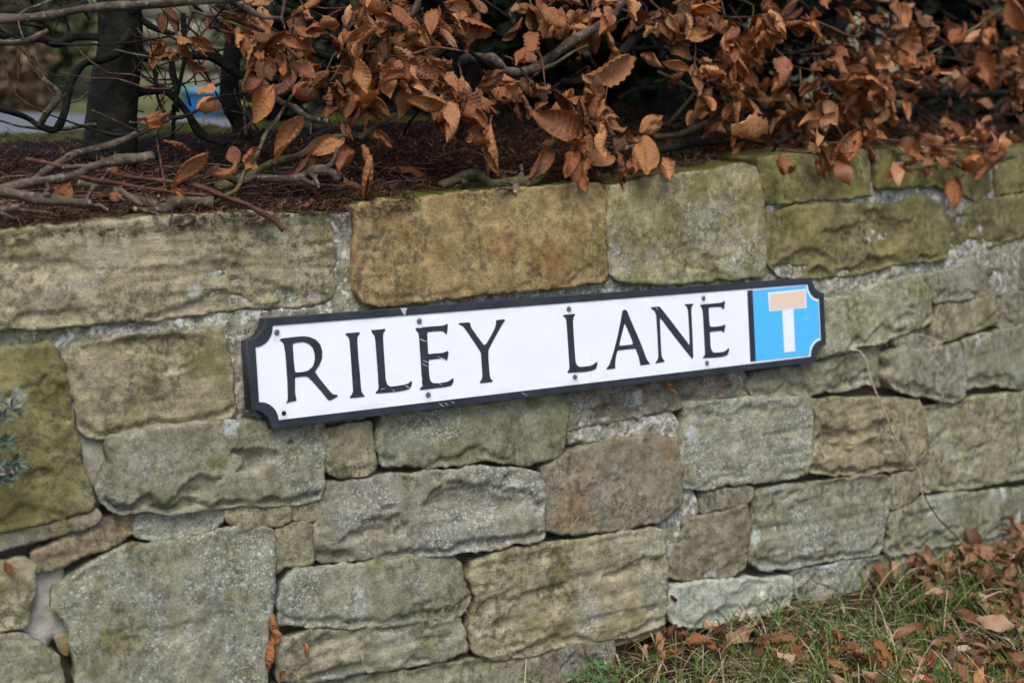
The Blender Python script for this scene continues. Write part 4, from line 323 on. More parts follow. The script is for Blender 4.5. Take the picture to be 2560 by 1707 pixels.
# ------------------------------------------------------------------ material helper
class NG:
    def __init__(s, name):
        s.m = bpy.data.materials.new(name); s.m.use_nodes = True; s.t = s.m.node_tree; s.N = s.t.nodes
        s.b = s.N['Principled BSDF']; s.out = s.N['Material Output']; s._tc = None
    def n(s, typ, **kw):
        x = s.N.new(typ)
        for k, v in kw.items(): setattr(x, k, v)
        return x
    def set(s, sock, v):
        if v is None: return
        if hasattr(v, 'is_linked') or hasattr(v, 'links'): s.t.links.new(v, sock)
        else:
            try: sock.default_value = v
            except Exception: sock.default_value = (*v, 1) if len(v) == 3 else v
    def co(s, which='Object'):
        if not s._tc: s._tc = s.n('ShaderNodeTexCoord')
        return s._tc.outputs[which]
    def attr(s, name, out='Fac'):
        a = s.n('ShaderNodeAttribute', attribute_type='OBJECT', attribute_name=name); return a.outputs[out]
    def math(s, op, a, b=None, c=None, clamp=False):
        x = s.n('ShaderNodeMath', operation=op, use_clamp=clamp)
        for i, v in enumerate((a, b, c)): s.set(x.inputs[i], v)
        return x.outputs[0]
    def vmath(s, op, a, b=None, scale=None):
        x = s.n('ShaderNodeVectorMath', operation=op); s.set(x.inputs[0], a); s.set(x.inputs[1], b)
        if scale is not None: s.set(x.inputs['Scale'], scale)
        return x.outputs[0]
    def noise(s, v, scale, detail=4, rough=.55, dist=0., out='Fac'):
        x = s.n('ShaderNodeTexNoise'); s.set(x.inputs['Vector'], v); s.set(x.inputs['Scale'], scale); x.inputs['Detail'].default_value = detail
        x.inputs['Roughness'].default_value = rough; x.inputs['Distortion'].default_value = dist; return x.outputs[out]
    def voro(s, v, scale, feature='F1', out='Distance', rnd=1.):
        x = s.n('ShaderNodeTexVoronoi', feature=feature); s.set(x.inputs['Vector'], v); x.inputs['Scale'].default_value = scale
        x.inputs['Randomness'].default_value = rnd; return x.outputs[out]
    def map(s, v, scale=(1, 1, 1), rot=(0, 0, 0)):
        x = s.n('ShaderNodeMapping'); s.set(x.inputs['Vector'], v); x.inputs['Scale'].default_value = scale; x.inputs['Rotation'].default_value = rot; return x.outputs[0]
    def rng(s, v, a, b, c=0., d=1., smooth=True):
        x = s.n('ShaderNodeMapRange', interpolation_type='SMOOTHSTEP' if smooth else 'LINEAR'); s.set(x.inputs[0], v)
        for i, k in enumerate((a, b, c, d)): s.set(x.inputs[i + 1], k)
        return x.outputs[0]
    def mix(s, f, a, b, mode='MIX'):
        x = s.n('ShaderNodeMix', data_type='RGBA', blend_type=mode); s.set(x.inputs[0], f); s.set(x.inputs[6], a); s.set(x.inputs[7], b); return x.outputs[2]
    def ramp(s, f, stops):
        x = s.n('ShaderNodeValToRGB'); s.set(x.inputs[0], f); e = x.color_ramp.elements
        while len(e) < len(stops): e.new(.5)
        for k, (p, c) in zip(e, stops): k.position = p; k.color = (*c, 1)
        return x.outputs[0]
    def bump(s, h, strength, dist=.01, normal=None):
        x = s.n('ShaderNodeBump'); s.set(x.inputs['Height'], h); x.inputs['Strength'].default_value = strength; x.inputs['Distance'].default_value = dist
        if normal is not None: s.set(x.inputs['Normal'], normal)
        return x.outputs[0]
    def done(s, col=None, rough=.85, normal=None, spec=.3, **kw):
        s.set(s.b.inputs['Base Color'], col); s.set(s.b.inputs['Roughness'], rough); s.set(s.b.inputs['Specular IOR Level'], spec)
        if normal is not None: s.set(s.b.inputs['Normal'], normal)
        for k, v in kw.items(): s.set(s.b.inputs[k], v)
        return s.m

def simple(name, c1, c2, scale, rough=.85, bump=.3, detail=5, spec=.3, dist=.004):
    g = NG(name); P = g.co(); n = g.noise(P, scale, detail, .6)
    return g.done(g.mix(g.rng(n, .35, .65), c1, c2), rough, g.bump(n, bump, dist), spec)

# ------------------------------------------------------------------ materials
def make_stone_mat():
    g = NG('weathered_sandstone'); rnd = g.attr('seed'); off = g.n('ShaderNodeCombineXYZ')
    for i, k in enumerate((7.3, 3.1, 5.7)): g.set(off.inputs[i], g.math('MULTIPLY', rnd, k))
    P0 = g.co(); P = g.vmath('ADD', P0, off.outputs[0])
    tint = g.attr('tint', 'Color'); li = g.attr('lichen'); mo = g.attr('moss'); ru = g.attr('rust'); sa = g.attr('strata')
    big = g.noise(P, 7, 5, .55); mid = g.noise(P, 38, 8, .68); fine = g.noise(P, 290, 6, .8)
    st_ = g.noise(g.map(P, (7, 7, 95), (0, math.radians(3), 0)), 1, 6, .6, .4)
    col = g.mix(g.rng(mid, .32, .68), g.vmath('MULTIPLY', tint, (.60, .60, .57)), g.vmath('MULTIPLY', tint, (1.22, 1.22, 1.2)))
    col = g.mix(g.math('MULTIPLY', g.rng(st_, .5, .68), g.math('MULTIPLY', sa, .7)), col, g.vmath('MULTIPLY', tint, (.5, .5, .47)))
    rn = g.noise(P, 11, 6, .62, .6)
    thr = g.math('SUBTRACT', .66, g.math('MULTIPLY', ru, .28))
    col = g.mix(g.math('MULTIPLY', g.rng(rn, thr, g.math('ADD', thr, .12)), g.math('MULTIPLY', g.math('ADD', ru, .25), .8), clamp=True), col, g.ramp(mid, [(.3, (.18, .075, .022)), (.55, (.31, .17, .058)), (.75, (.38, .25, .11))]))
    # olive algae film and brighter yellow green crusts
    mn = g.noise(P, 15, 7, .6, .3); t2 = g.math('SUBTRACT', .64, g.math('MULTIPLY', mo, .26))
    col = g.mix(g.math('MULTIPLY', g.rng(mn, t2, g.math('ADD', t2, .16)), .62), col, g.mix(mid, (.12, .11, .028), (.22, .195, .05)))
    yn = g.noise(P, 62, 5, .65); yb = g.noise(P, 9, 3, .5)
    col = g.mix(g.math('MULTIPLY', g.math('MULTIPLY', g.rng(yn, .56, .66), g.rng(yb, .48, .6)), g.math('MULTIPLY', mo, 1.1), clamp=True), col, (.27, .25, .045))
    # dark soot and black algae speckle
    dn = g.noise(P, 85, 7, .72); db = g.noise(P, 10, 4, .5, .2)
    col = g.mix(g.math('MULTIPLY', g.math('MULTIPLY', g.rng(dn, .45, .60), g.rng(db, .34, .58)), .70), col, (.058, .057, .036))
    # pale crustose lichen: rosettes and dusting, in colonies
    lb = g.noise(P, 6.5, 5, .6, .5); t3 = g.math('SUBTRACT', .72, g.math('MULTIPLY', li, .38))
    colony = g.rng(lb, t3, g.math('ADD', t3, .14))
    wob = g.vmath('ADD', P, g.vmath('SCALE', g.noise(P, 160, 3, .6, 0, 'Color'), None, .010))
    v1 = g.rng(g.voro(wob, 150), .18, .40, 1, 0); keep1 = g.rng(g.voro(wob, 150, out='Color'), .34, .50)
    v2 = g.math('MULTIPLY', g.rng(g.voro(wob, 62), .14, .30, 1, 0), g.rng(g.noise(P, 300, 3), .38, .52)); keep2 = g.rng(g.voro(wob, 62, out='Color'), .58, .66)
    w3 = g.vmath('ADD', P, g.vmath('SCALE', g.noise(P, 60, 4, .7, 0, 'Color'), None, .03))
    v3 = g.rng(g.voro(w3, 13), .14, .22, 1, 0); keep3 = g.rng(g.voro(w3, 13, out='Color'), .66, .70)
    dust = g.rng(g.noise(P, 170, 6, .8), .49, .57)
    dots = g.math('MAXIMUM', g.math('MULTIPLY', v1, keep1), g.math('MULTIPLY', v2, keep2))
    lich = g.math('MULTIPLY', g.math('MAXIMUM', g.math('MULTIPLY', dots, 1.), g.math('MULTIPLY', dust, .72)), colony)
    lich = g.math('MAXIMUM', lich, g.math('MULTIPLY', g.math('MULTIPLY', g.math('MULTIPLY', v3, keep3), g.rng(dn, .36, .5)), g.rng(li, .3, .7)))
    col = g.mix(g.math('MULTIPLY', lich, .88), col, g.mix(fine, (.46, .485, .44), (.66, .685, .64)))
    # sandy grain
    col = g.mix(.75, col, g.ramp(fine, [(.36, (.24, .24, .22)), (.46, (.82, .82, .80)), (.56, (1.0, 1.0, 1.0))]), 'MULTIPLY')
    # living moss on upward faces
    geo = g.n('ShaderNodeNewGeometry'); sep = g.n('ShaderNodeSeparateXYZ'); g.set(sep.inputs[0], geo.outputs['Normal'])
    up = g.math('MULTIPLY', g.rng(g.math('ADD', sep.outputs[2], g.math('MULTIPLY', g.math('SUBTRACT', mn, .5), .9)), .70, .97), g.attr('topmoss'))
    col = g.mix(up, col, g.mix(yn, (.03, .036, .006), (.11, .112, .02)))
    h = g.math('ADD', g.math('MULTIPLY', mid, .22), g.math('ADD', g.math('MULTIPLY', fine, .5), g.math('MULTIPLY', st_, g.math('MULTIPLY', sa, .7))))
    h = g.math('ADD', h, g.math('MULTIPLY', lich, .12))
    return g.done(col, .92, g.bump(h, .85, .005), .2)
def make_mortar_mat():
    g = NG('lime_mortar'); P = g.co(); a = g.noise(P, 30, 7, .65); b = g.noise(P, 120, 6, .7); f = g.noise(P, 420, 3, .6)
    ka = g.n('ShaderNodeAttribute', attribute_name='cement').outputs['Fac']; kd = g.n('ShaderNodeAttribute', attribute_name='earth').outputs['Fac']
    old = g.mix(g.rng(a, .35, .65), (.24, .225, .165), (.40, .37, .29))
    old = g.mix(g.math('MULTIPLY', g.rng(b, .47, .6), .75), old, (.055, .055, .036))
    old = g.mix(g.math('MULTIPLY', g.rng(g.noise(P, 9, 4), .48, .62), .4), old, (.14, .135, .05))
    old = g.mix(g.math('MULTIPLY', g.rng(g.noise(P, 75, 6, .7), .52, .6), .75), old, (.60, .60, .55))
    new = g.mix(g.rng(a, .35, .65), (.25, .24, .195), (.40, .38, .325)); new = g.mix(g.rng(b, .54, .66, 0, .5), new, (.15, .14, .10)); new = g.mix(g.rng(g.noise(P, 14, 5, .6), .5, .6, 0, .4), new, (.2, .19, .1))
    earth = g.mix(a, (.045, .038, .027), (.13, .11, .08))
    col = g.mix(g.rng(kd, .35, .65), g.mix(g.rng(ka, .4, .6), old, new), earth)
    h = g.math('ADD', g.math('MULTIPLY', a, .7), g.math('ADD', g.math('MULTIPLY', b, .45), g.math('MULTIPLY', f, .2)))
    return g.done(col, .95, g.bump(h, .7, .006), .15)
M = {}
M['stone'] = make_stone_mat()
M['mortar'] = make_mortar_mat()
M['grout_dark'] = simple('joint_earth', (.04, .034, .025), (.09, .078, .055), 40, .95)
def make_leaf_mat():
    g = NG('dry_beech_leaf'); r = g.n('ShaderNodeObjectInfo').outputs['Random']; tone = g.attr('tone')
    uv = g.co('UV'); sep = g.n('ShaderNodeSeparateXYZ'); g.set(sep.inputs[0], uv)
    u = g.math('ABSOLUTE', g.math('SUBTRACT', sep.outputs[0], .5)); v = sep.outputs[1]
    ph = g.math('SUBTRACT', g.math('MULTIPLY', v, 9), g.math('MULTIPLY', u, 3.2))
    fr = g.math('ABSOLUTE', g.math('SUBTRACT', g.math('FRACT', ph), .5))
    vein = g.math('MAXIMUM', g.rng(fr, .0, .07, 1, 0), g.rng(u, .0, .025, 1, 0))
    P = g.vmath('ADD', g.co(), g.vmath('SCALE', g.n('ShaderNodeObjectInfo').outputs['Location'], None, 9.))
    n1 = g.noise(P, 3.5, 5, .65); n2 = g.noise(P, 14, 5, .7)
    base = g.ramp(g.math('ADD', g.math('MULTIPLY', r, .75), g.math('MULTIPLY', n1, .3)), [(.05, (.13, .040, .012)), (.35, (.25, .080, .019)), (.65, (.37, .138, .036)), (1, (.52, .25, .088))])
    col = g.vmath('SCALE', base, None, tone)
    col = g.mix(g.rng(tone, 1.25, 1.9, 0, .8), col, g.vmath('SCALE', g.mix(n1, (.24, .15, .08), (.36, .25, .15)), None, tone))
    col = g.mix(g.math('MULTIPLY', vein, .8), col, g.vmath('SCALE', col, None, .4))
    col = g.mix(g.rng(g.noise(P, 6, 4, .6), .55, .75, 0, .55), col, g.vmath('SCALE', g.mix(n1, (.30, .17, .075), (.46, .29, .14)), None, tone))
    col = g.mix(g.rng(n2, .56, .70, 0, .7), col, g.vmath('MULTIPLY', col, (.42, .36, .34)))
    g.done(col, g.rng(n1, .3, .7, .25, .42), g.bump(n2, .5, .015), .6)
    tr = g.n('ShaderNodeBsdfTranslucent'); g.set(tr.inputs[0], g.vmath('MULTIPLY', col, (1.2, .8, .5)))
    mx = g.n('ShaderNodeMixShader'); mx.inputs[0].default_value = .16
    g.t.links.new(g.b.outputs[0], mx.inputs[1]); g.t.links.new(tr.outputs[0], mx.inputs[2]); g.t.links.new(mx.outputs[0], g.out.inputs[0])
    return g.m
M['leaf'] = make_leaf_mat()
def island_mat(name, stops, rough=.8, spec=.3, trans=0.):
    g = NG(name); r = g.n('ShaderNodeNewGeometry').outputs['Random Per Island']; n = g.noise(g.co(), 60, 3)
    col = g.ramp(g.math('ADD', g.math('MULTIPLY', r, .85), g.math('MULTIPLY', n, .2)), stops)
    g.done(col, rough, None, spec)
    if trans:
        tr = g.n('ShaderNodeBsdfTranslucent'); g.set(tr.inputs[0], col); mx = g.n('ShaderNodeMixShader'); mx.inputs[0].default_value = trans
        g.t.links.new(g.b.outputs[0], mx.inputs[1]); g.t.links.new(tr.outputs[0], mx.inputs[2]); g.t.links.new(mx.outputs[0], g.out.inputs[0])
    return g.m
M['leafmass'] = island_mat('dry_leaf_mass', [(0, (.09, .028, .009)), (.5, (.21, .075, .022)), (1, (.42, .2, .078))], .45, .4, .15)
M['leaflitter'] = island_mat('ground_leaf_litter', [(0, (.055, .024, .012)), (.4, (.15, .06, .024)), (.75, (.26, .13, .06)), (1, (.44, .33, .21))], .6, .35, .1)
M['needle'] = island_mat('conifer_litter', [(0, (.018, .011, .008)), (.45, (.055, .026, .016)), (.75, (.125, .056, .03)), (.93, (.24, .125, .065)), (1, (.34, .28, .2))], .85, .2)
M['grass'] = island_mat('green_grass', [(0, (.05, .09, .016)), (.5, (.095, .175, .03)), (1, (.2, .27, .07))], .55, .35, .3)
M['straw'] = island_mat('dry_grass', [(0, (.16, .10, .055)), (.5, (.32, .235, .13)), (1, (.5, .42, .28))], .75, .3, .15)
M['evergreen'] = island_mat('dark_evergreen', [(0, (.006, .008, .004)), (.6, (.016, .022, .009)), (1, (.03, .04, .015))], .6, .2)
M['shrub'] = island_mat('bank_foliage', [(0, (.03, .045, .014)), (.5, (.075, .09, .035)), (1, (.14, .12, .06))], .7, .2, .1)
M['bracken'] = island_mat('brown_stalks', [(0, (.04, .024, .012)), (.6, (.11, .068, .035)), (1, (.2, .15, .09))], .8, .2)
M['sprig'] = island_mat('blue_green_leaves', [(0, (.045, .07, .052)), (.5, (.10, .135, .105)), (1, (.2, .245, .2))], .65, .25)
M['bark'] = simple('dark_bark', (.006, .006, .0045), (.021, .019, .013), 35, .9, .8, 7, .2, .012)
def bark_mat(name, c1, c2, c3, f):
    g = NG(name); P = g.co(); a = g.noise(P, 40, 7, .65); b = g.noise(P, 110, 5, .65)
    col = g.mix(g.rng(a, .36, .64), c1, c2); col = g.mix(g.math('MULTIPLY', g.rng(b, .56, .64), f), col, c3)
    return g.done(col, .85, g.bump(g.math('ADD', a, g.math('MULTIPLY', b, .5)), .7, .006), .25)
M['bark1'] = bark_mat('grey_bark', (.042, .031, .022), (.12, .092, .064), (.25, .22, .18), .6)
M['bark2'] = bark_mat('olive_bark', (.045, .042, .018), (.12, .105, .045), (.19, .18, .12), .4)
M['bark3'] = bark_mat('reddish_twig', (.055, .022, .016), (.13, .055, .036), (.22, .13, .1), .3)
M['straw_twig'] = bark_mat('pale_dead_stem', (.28, .21, .14), (.42, .34, .24), (.2, .14, .1), .4)
M['cut'] = bark_mat('cut_wood', (.30, .20, .12), (.42, .31, .2), (.2, .12, .07), .4)
M['soil'] = simple('leafy_soil', (.010, .007, .005), (.028, .016, .011), 60, .95, 1., 7, .1, .02)
M['earth'] = simple('turf_earth', (.022, .016, .009), (.065, .042, .022), 40, .95, 1., 7, .1, .02)
M['asphalt'] = simple('asphalt', (.085, .09, .10), (.14, .145, .16), 90, .85, .3, 5)
M['mossy'] = simple('mossy_lawn', (.022, .025, .005), (.085, .09, .012), 30, .95, 1., 6, .1, .03)
M['field'] = simple('rough_grass', (.05, .062, .022), (.12, .115, .05), 4, .95, .6, 6, .1, .05)
M['farstone'] = simple('pale_garden_stone', (.11, .105, .065), (.25, .235, .165), 9, .9, .5, 6, .2, .02)

# ------------------------------------------------------------------ setting: ground, bank, road
def ground_sheet():
    xs = np.concatenate([np.linspace(-200, -3, 12)[:-1], np.linspace(-3, 4.5, 150), np.linspace(4.5, 200, 12)[1:]])
    ys = np.concatenate([np.linspace(-200, -3, 12)[:-1], np.linspace(-3, 2.5, 110), np.linspace(2.5, 200, 10)[1:]])
    X, Y = np.meshgrid(xs, ys); near = (np.abs(X) < 4.6) & (np.abs(Y) < 3.1)
    Z = GROUND_Z(X) + np.where(near, .018 * fbm(X * 4, Y * 4, 4), 0) + np.where(Y < -.05, (Y + .05) * .02, 0)
    yc = np.where(X < CX[0], CY[0], np.where(X > CX[-1], CY[-1] + (X - CX[-1]) * .8, np.interp(X, CX, CY)))   # the land behind the wall line stands higher
    k = sstep(.12, .8, Y - yc); Z = Z * (1 - k) + .10 * k
    V = np.stack([X, Y, Z], 2).reshape(-1, 3); n = len(xs)
    F = [(j * n + i, j * n + i + 1, (j + 1) * n + i + 1, (j + 1) * n + i) for j in range(len(ys) - 1) for i in range(n - 1)]
    return struct(mesh_obj('ground', V, F, M['earth']))
ground_sheet()
def soil_z(s, q):
    return wall_top(s) - .012 + np.interp(q, [0, .03, .15, .5, 1.0, 1.3], [-.012, .0, .022, .085, .07, .05]) + .010 * fbm(s * 9, q * 9, 4)
def soil_sheet():
    s = np.linspace(-3.4, 4.2, 330); q = np.concatenate([np.linspace(.012, .5, 40), np.linspace(.52, 1.3, 20)])
    Sg, Qg = np.meshgrid(s, q); z = soil_z(Sg, Qg)
    V = top_pts(Sg.ravel(), z.ravel(), Qg.ravel()); n = len(s)
    F = [(j * n + i, j * n + i + 1, (j + 1) * n + i + 1, (j + 1) * n + i) for j in range(len(q) - 1) for i in range(n - 1)]
    return struct(mesh_obj('hedge_bank', V, F, M['soil']))
soil_sheet()
def lawn_strip():
    s = np.linspace(-3.4, 4.2, 200); q = np.linspace(1.0, 2.1, 24); Sg, Qg = np.meshgrid(s, q)
    z = wall_top(Sg) + .045 + .03 * fbm(Sg * 3, Qg * 3, 4) - np.interp(Qg, [1.0, 1.1, 1.7, 2.1], [.06, 0, .0, .12])
    V = top_pts(Sg.ravel(), z.ravel(), Qg.ravel()); n = len(s)
    F = [(j * n + i, j * n + i + 1, (j + 1) * n + i + 1, (j + 1) * n + i) for j in range(len(q) - 1) for i in range(n - 1)]
    return struct(mesh_obj('mossy_lawn', V, F, M['mossy']))
lawn_strip()
def flat(name, pts, z, mat):
    return struct(mesh_obj(name, [(x, y, z) for x, y in pts], [tuple(range(len(pts)))], mat, smooth=False))
FW = Vector((.573, .805, 0)).normalized(); FR = Vector((FW.y, -FW.x, 0))     # ground-plane axes of the lane behind the hedge
def fp(r, d, z=0.): p = Vector((CAM_LOC[0], CAM_LOC[1], 0)) + FR * r + FW * d; return (p.x, p.y, z)
def upper_sheet():
    V = [fp(-200, 3.4, .13), fp(200, 3.4, .13), fp(200, 400, .13), fp(-200, 400, .13)]
    return struct(mesh_obj('upper_field', V, [(0, 1, 2, 3)], M['field'], smooth=False))
upper_sheet()
V = [fp(-60, 4.3, .18), fp(60, 4.3, .18), fp(60, 9.3, .20), fp(-60, 9.3, .20)]
struct(mesh_obj('road', V, [(0, 1, 2, 3)], M['asphalt'], smooth=False))

# ------------------------------------------------------------------ the stone wall
TONE = dict(g=(.325, .306, .212), b=(.37, .33, .207), o=(.33, .235, .112), c=(.42, .378, .215), v=(.265, .236, .10), k=(.305, .28, .21), r=(.325, .262, .165), p=(.285, .245, .175), o2=(.355, .31, .19), w=(.45, .44, .35))
wall = empty('stone_wall', (0, .02, -.55))
tag(wall, 'low weathered sandstone retaining wall with uneven courses behind the street sign', 'wall')

def round_poly(pts, cut=.010):
    pts = np.array(pts); out = []; n = len(pts)
    for i in range(n):
        a, b, c = pts[i - 1], pts[i], pts[(i + 1) % n]
        la, lc = np.linalg.norm(a - b), np.linalg.norm(c - b)
        ka, kc = min(cut, la * .35), min(cut, lc * .35)
        p, q = b + (a - b) / la * ka, b + (c - b) / lc * kc
        out += [p, .25 * p + .5 * b + .25 * q, q]
    return np.array(out)
def resample(p, d):
    out = []; n = len(p)
    for i in range(n):
        a, b = p[i], p[(i + 1) % n]; L = np.linalg.norm(b - a); k = max(1, int(round(L / d)))
        out += [a + (b - a) * t / k for t in range(k)]
    out = np.array(out); keep = [0]
    for i in range(1, len(out)):
        if np.linalg.norm(out[i] - out[keep[-1]]) > d * .45: keep.append(i)
    return out[keep]
def in_poly(px, py, poly):
    c = np.zeros(len(px), bool); n = len(poly)
    for i in range(n):
        x0, y0 = poly[i]; x1, y1 = poly[(i + 1) % n]
        if y0 == y1: continue
        m = ((y0 > py) != (y1 > py)) & (px < (x1 - x0) * (py - y0) / (y1 - y0) + x0); c ^= m
    return c
def seg_dist(px, py, poly):
    d = np.full(len(px), 9.); n = len(poly)
    for i in range(n):
        x0, y0 = poly[i]; x1, y1 = poly[(i + 1) % n]; dx, dy = x1 - x0, y1 - y0
        t = np.clip(((px - x0) * dx + (py - y0) * dy) / (dx * dx + dy * dy + 1e-12), 0, 1)
        d = np.minimum(d, np.hypot(px - x0 - t * dx, py - y0 - t * dy))
    return d
def build_stone(key, pts, tone, li, mo, ru, r, n0, sa, sp, lab, dep, step=.0042):
    idx = len(stones); o1 = idx * 13.7
    p = np.array(pts); area = .5 * np.sum(p[:, 0] * np.roll(p[:, 1], -1) - np.roll(p[:, 0], -1) * p[:, 1])
    if area < 0: p = p[::-1]
    p = resample(round_poly(p, .0028), .0048)
    nrm = np.roll(p, -1, 0) - np.roll(p, 1, 0); nrm = np.stack([nrm[:, 1], -nrm[:, 0]], 1); nrm /= np.linalg.norm(nrm, axis=1)[:, None] + 1e-9
    rough = min(1., math.sqrt(abs(area)) / .12)
    j = (.0034 * fbm(p[:, 0] * 24 + o1, p[:, 1] * 24, 2) + .0021 * fbm(p[:, 0] * 95, p[:, 1] * 95 + o1, 2)) * (.4 + .6 * rough)
    p = p + nrm * (j + .0030)[:, None]
    mn, mx = p.min(0), p.max(0)
    gx = np.arange(mn[0], mx[0], step); gy = np.arange(mn[1], mx[1], step * .87)
    GX, GY = np.meshgrid(gx, gy); GX = GX + (np.arange(len(gy)) % 2)[:, None] * step * .5
    GX = GX.ravel() + RNG.uniform(-.18, .18, GX.size) * step; GY = GY.ravel() + RNG.uniform(-.18, .18, GY.size) * step
    m = in_poly(GX, GY, p); GX, GY = GX[m], GY[m]; d = seg_dist(GX, GY, p); m = d > step * .55; GX, GY, d = GX[m], GY[m], d[m]
    nb = len(p); S = np.concatenate([p[:, 0], GX]); Hh = np.concatenate([p[:, 1], GY]); d = np.concatenate([np.zeros(nb), d])
    cc = [Vector((float(a), float(b))) for a, b in zip(S, Hh)]
    res = delaunay_2d_cdt(cc, [(i, (i + 1) % nb) for i in range(nb)], [], 1, 1e-7)
    vv, ff, ov = res[0], res[2], res[3]
    S2 = np.array([v.x for v in vv]); H2 = np.array([v.y for v in vv]); d2 = np.array([d[o[0]] if o else 0. for o in ov])
    bidx = {}
    for i, o in enumerate(ov):
        for k in o:
            if k < nb: bidx[k] = i
    # height of the face above the wall plane
    rr = .30 * r / 1000 * (.75 + .55 * np.clip(fbm(S2 * 14 + o1, H2 * 14, 2), -.8, 1))
    t = np.clip(1 - d2 / rr, 0, 1); prof = -(1 - np.sqrt(1 - t * t * .97)) * rr * 1.1
    c = p.mean(0); ext = mx - mn; amp = min(1.3, math.sqrt(ext[0] * ext[1]) / .14)
    tilt = (S2 - c[0]) * RNG.normal(0, .018) + (H2 - c[1]) * RNG.normal(-.01, .03)
    lump = .0017 * amp * fbm(S2 * 7 + o1, H2 * 9 - o1, 3) + .0007 * fbm(S2 * 60 + o1, H2 * 70, 3)
    w = fbm(S2 * 5 + o1, H2 * 11 + 5, 4, .5); spall = -sp * .0060 * (sstep(.34, .38, w) + .7 * sstep(.62, .65, w)) * amp
    # broken lower arris
    lowd = H2 - np.interp(S2, *_lower(p)); edge = .010 + .024 * fbm(S2 * 9 + o1, S2 * 0 + o1, 4)
    spall = spall - sp * .008 * amp * (1 - sstep(0, .005, lowd - edge))
    strata = sa * .0022 * (fbm(S2 * 4 + o1, H2 * 62 + .6 * fbm(S2 * 9, H2 * 9 + o1, 2) + o1, 3)) + sa * -.0035 * sstep(.27, .31, fbm(S2 * 3 - o1, H2 * 38 + o1, 3))
    n = n0 / 1000 + RNG.normal(0, .0015) + prof + tilt + lump + (spall + strata) * np.clip(d2 / .008, 0, 1) + .0006 * fbm(S2 * 150, H2 * 150, 2)
    V = [wall_pts(S2, H2, n)]
    order = [bidx[k] for k in range(nb) if k in bidx]; order = list(dict.fromkeys(order)); nb2 = len(order)
    So, Ho, No = S2[order], H2[order], n[order]; cen = np.array([So.mean(), Ho.mean()])
    base = len(S2); F = [tuple(f) for f in ff]
    for k, (bk, sh) in enumerate(((.012, .002), (dep, .006))):
        dv = cen - np.stack([So, Ho], 1); dv /= np.linalg.norm(dv, axis=1)[:, None] + 1e-9
        V.append(wall_pts(So + dv[:, 0] * sh, Ho + dv[:, 1] * sh * (.3 if dep > .2 else 1), No, bk))
        a = order if k == 0 else list(range(base, base + nb2)); b0 = base if k == 0 else base + nb2
        F += [(a[i], b0 + i, b0 + (i + 1) % nb2, a[(i + 1) % nb2]) for i in range(nb2)]
    V = np.concatenate(V)
    o = mesh_obj('stone', V, F, M['stone'], wall)
    tt = np.array(TONE[tone]) * (1 + RNG.normal(0, .06)) * (1 + RNG.normal(0, .012, 3))
    o['tint'] = [float(x) for x in tt]; o['lichen'] = float(li); o['moss'] = float(mo); o['rust'] = float(ru); o['strata'] = float(sa); o['seed'] = float(RNG.uniform(0, 10))
    o['topmoss'] = 1.0 if key in ('C2', 'C3', 'C4a', 'C5a', 'C6', 'Cx') else (.45 if key == 'C1' else .12)
    if lab: o['label'] = lab
    stones.append((o, mn, mx)); return o
def _lower(p):
    s = np.linspace(p[:, 0].min(), p[:, 0].max(), 40); lo = np.full(40, 9.); n = len(p)
    for i in range(n):
        a, b = p[i], p[(i + 1) % n]; x0, x1 = sorted((a[0], b[0])); m = (s >= x0 - 1e-6) & (s <= x1 + 1e-6)
        if x1 - x0 > 1e-9: lo[m] = np.minimum(lo[m], a[1] + (b[1] - a[1]) * (s[m] - a[0]) / (b[0] - a[0]))
    lo[lo > 8] = p[:, 1].min(); return s, lo
stones = []
for t_ in STONES: build_stone(*t_)
# the wall runs on past both ends of the view in the same irregular courses
traced = [(mn, mx) for o, mn, mx in stones]
def filler(sign, s_end):
    h = -.62
    while h < .18:
        hh = random.uniform(.09, .15); top = h + hh
        if top > .14: top = float(wall_top(sign * 1.5)); hh = top - h
        ext = [(mx[0] if sign > 0 else -mn[0]) for mn, mx in traced if mx[1] > h + .01 and mn[1] < top - .01]
        s = max(ext) + .014
        while s < s_end:
            L = random.uniform(.2, .42); a, b = s, s + L; q = [sign * a, sign * b]; q.sort(); e = lambda: random.uniform(-.006, .006)
            pl = [(q[0] + e(), h + .006 + e()), ((q[0] + q[1]) / 2, h + .006 + e()), (q[1] + e(), h + .006 + e()), (q[1] + e(), top - .006), ((q[0] + q[1]) / 2, top - .006 + e() * .5), (q[0] + e(), top - .006)]
            build_stone('Cx' if top > .17 else 'x', pl, random.choice('ggbbvk'), random.uniform(.4, .8), random.uniform(.2, .6), random.choice((0, 0, .2)), 11, random.uniform(-3, 4), .3, .5, None, .2, .008)
            s = b + .012
        h = top
filler(1, 2.5); filler(-1, 1.9)

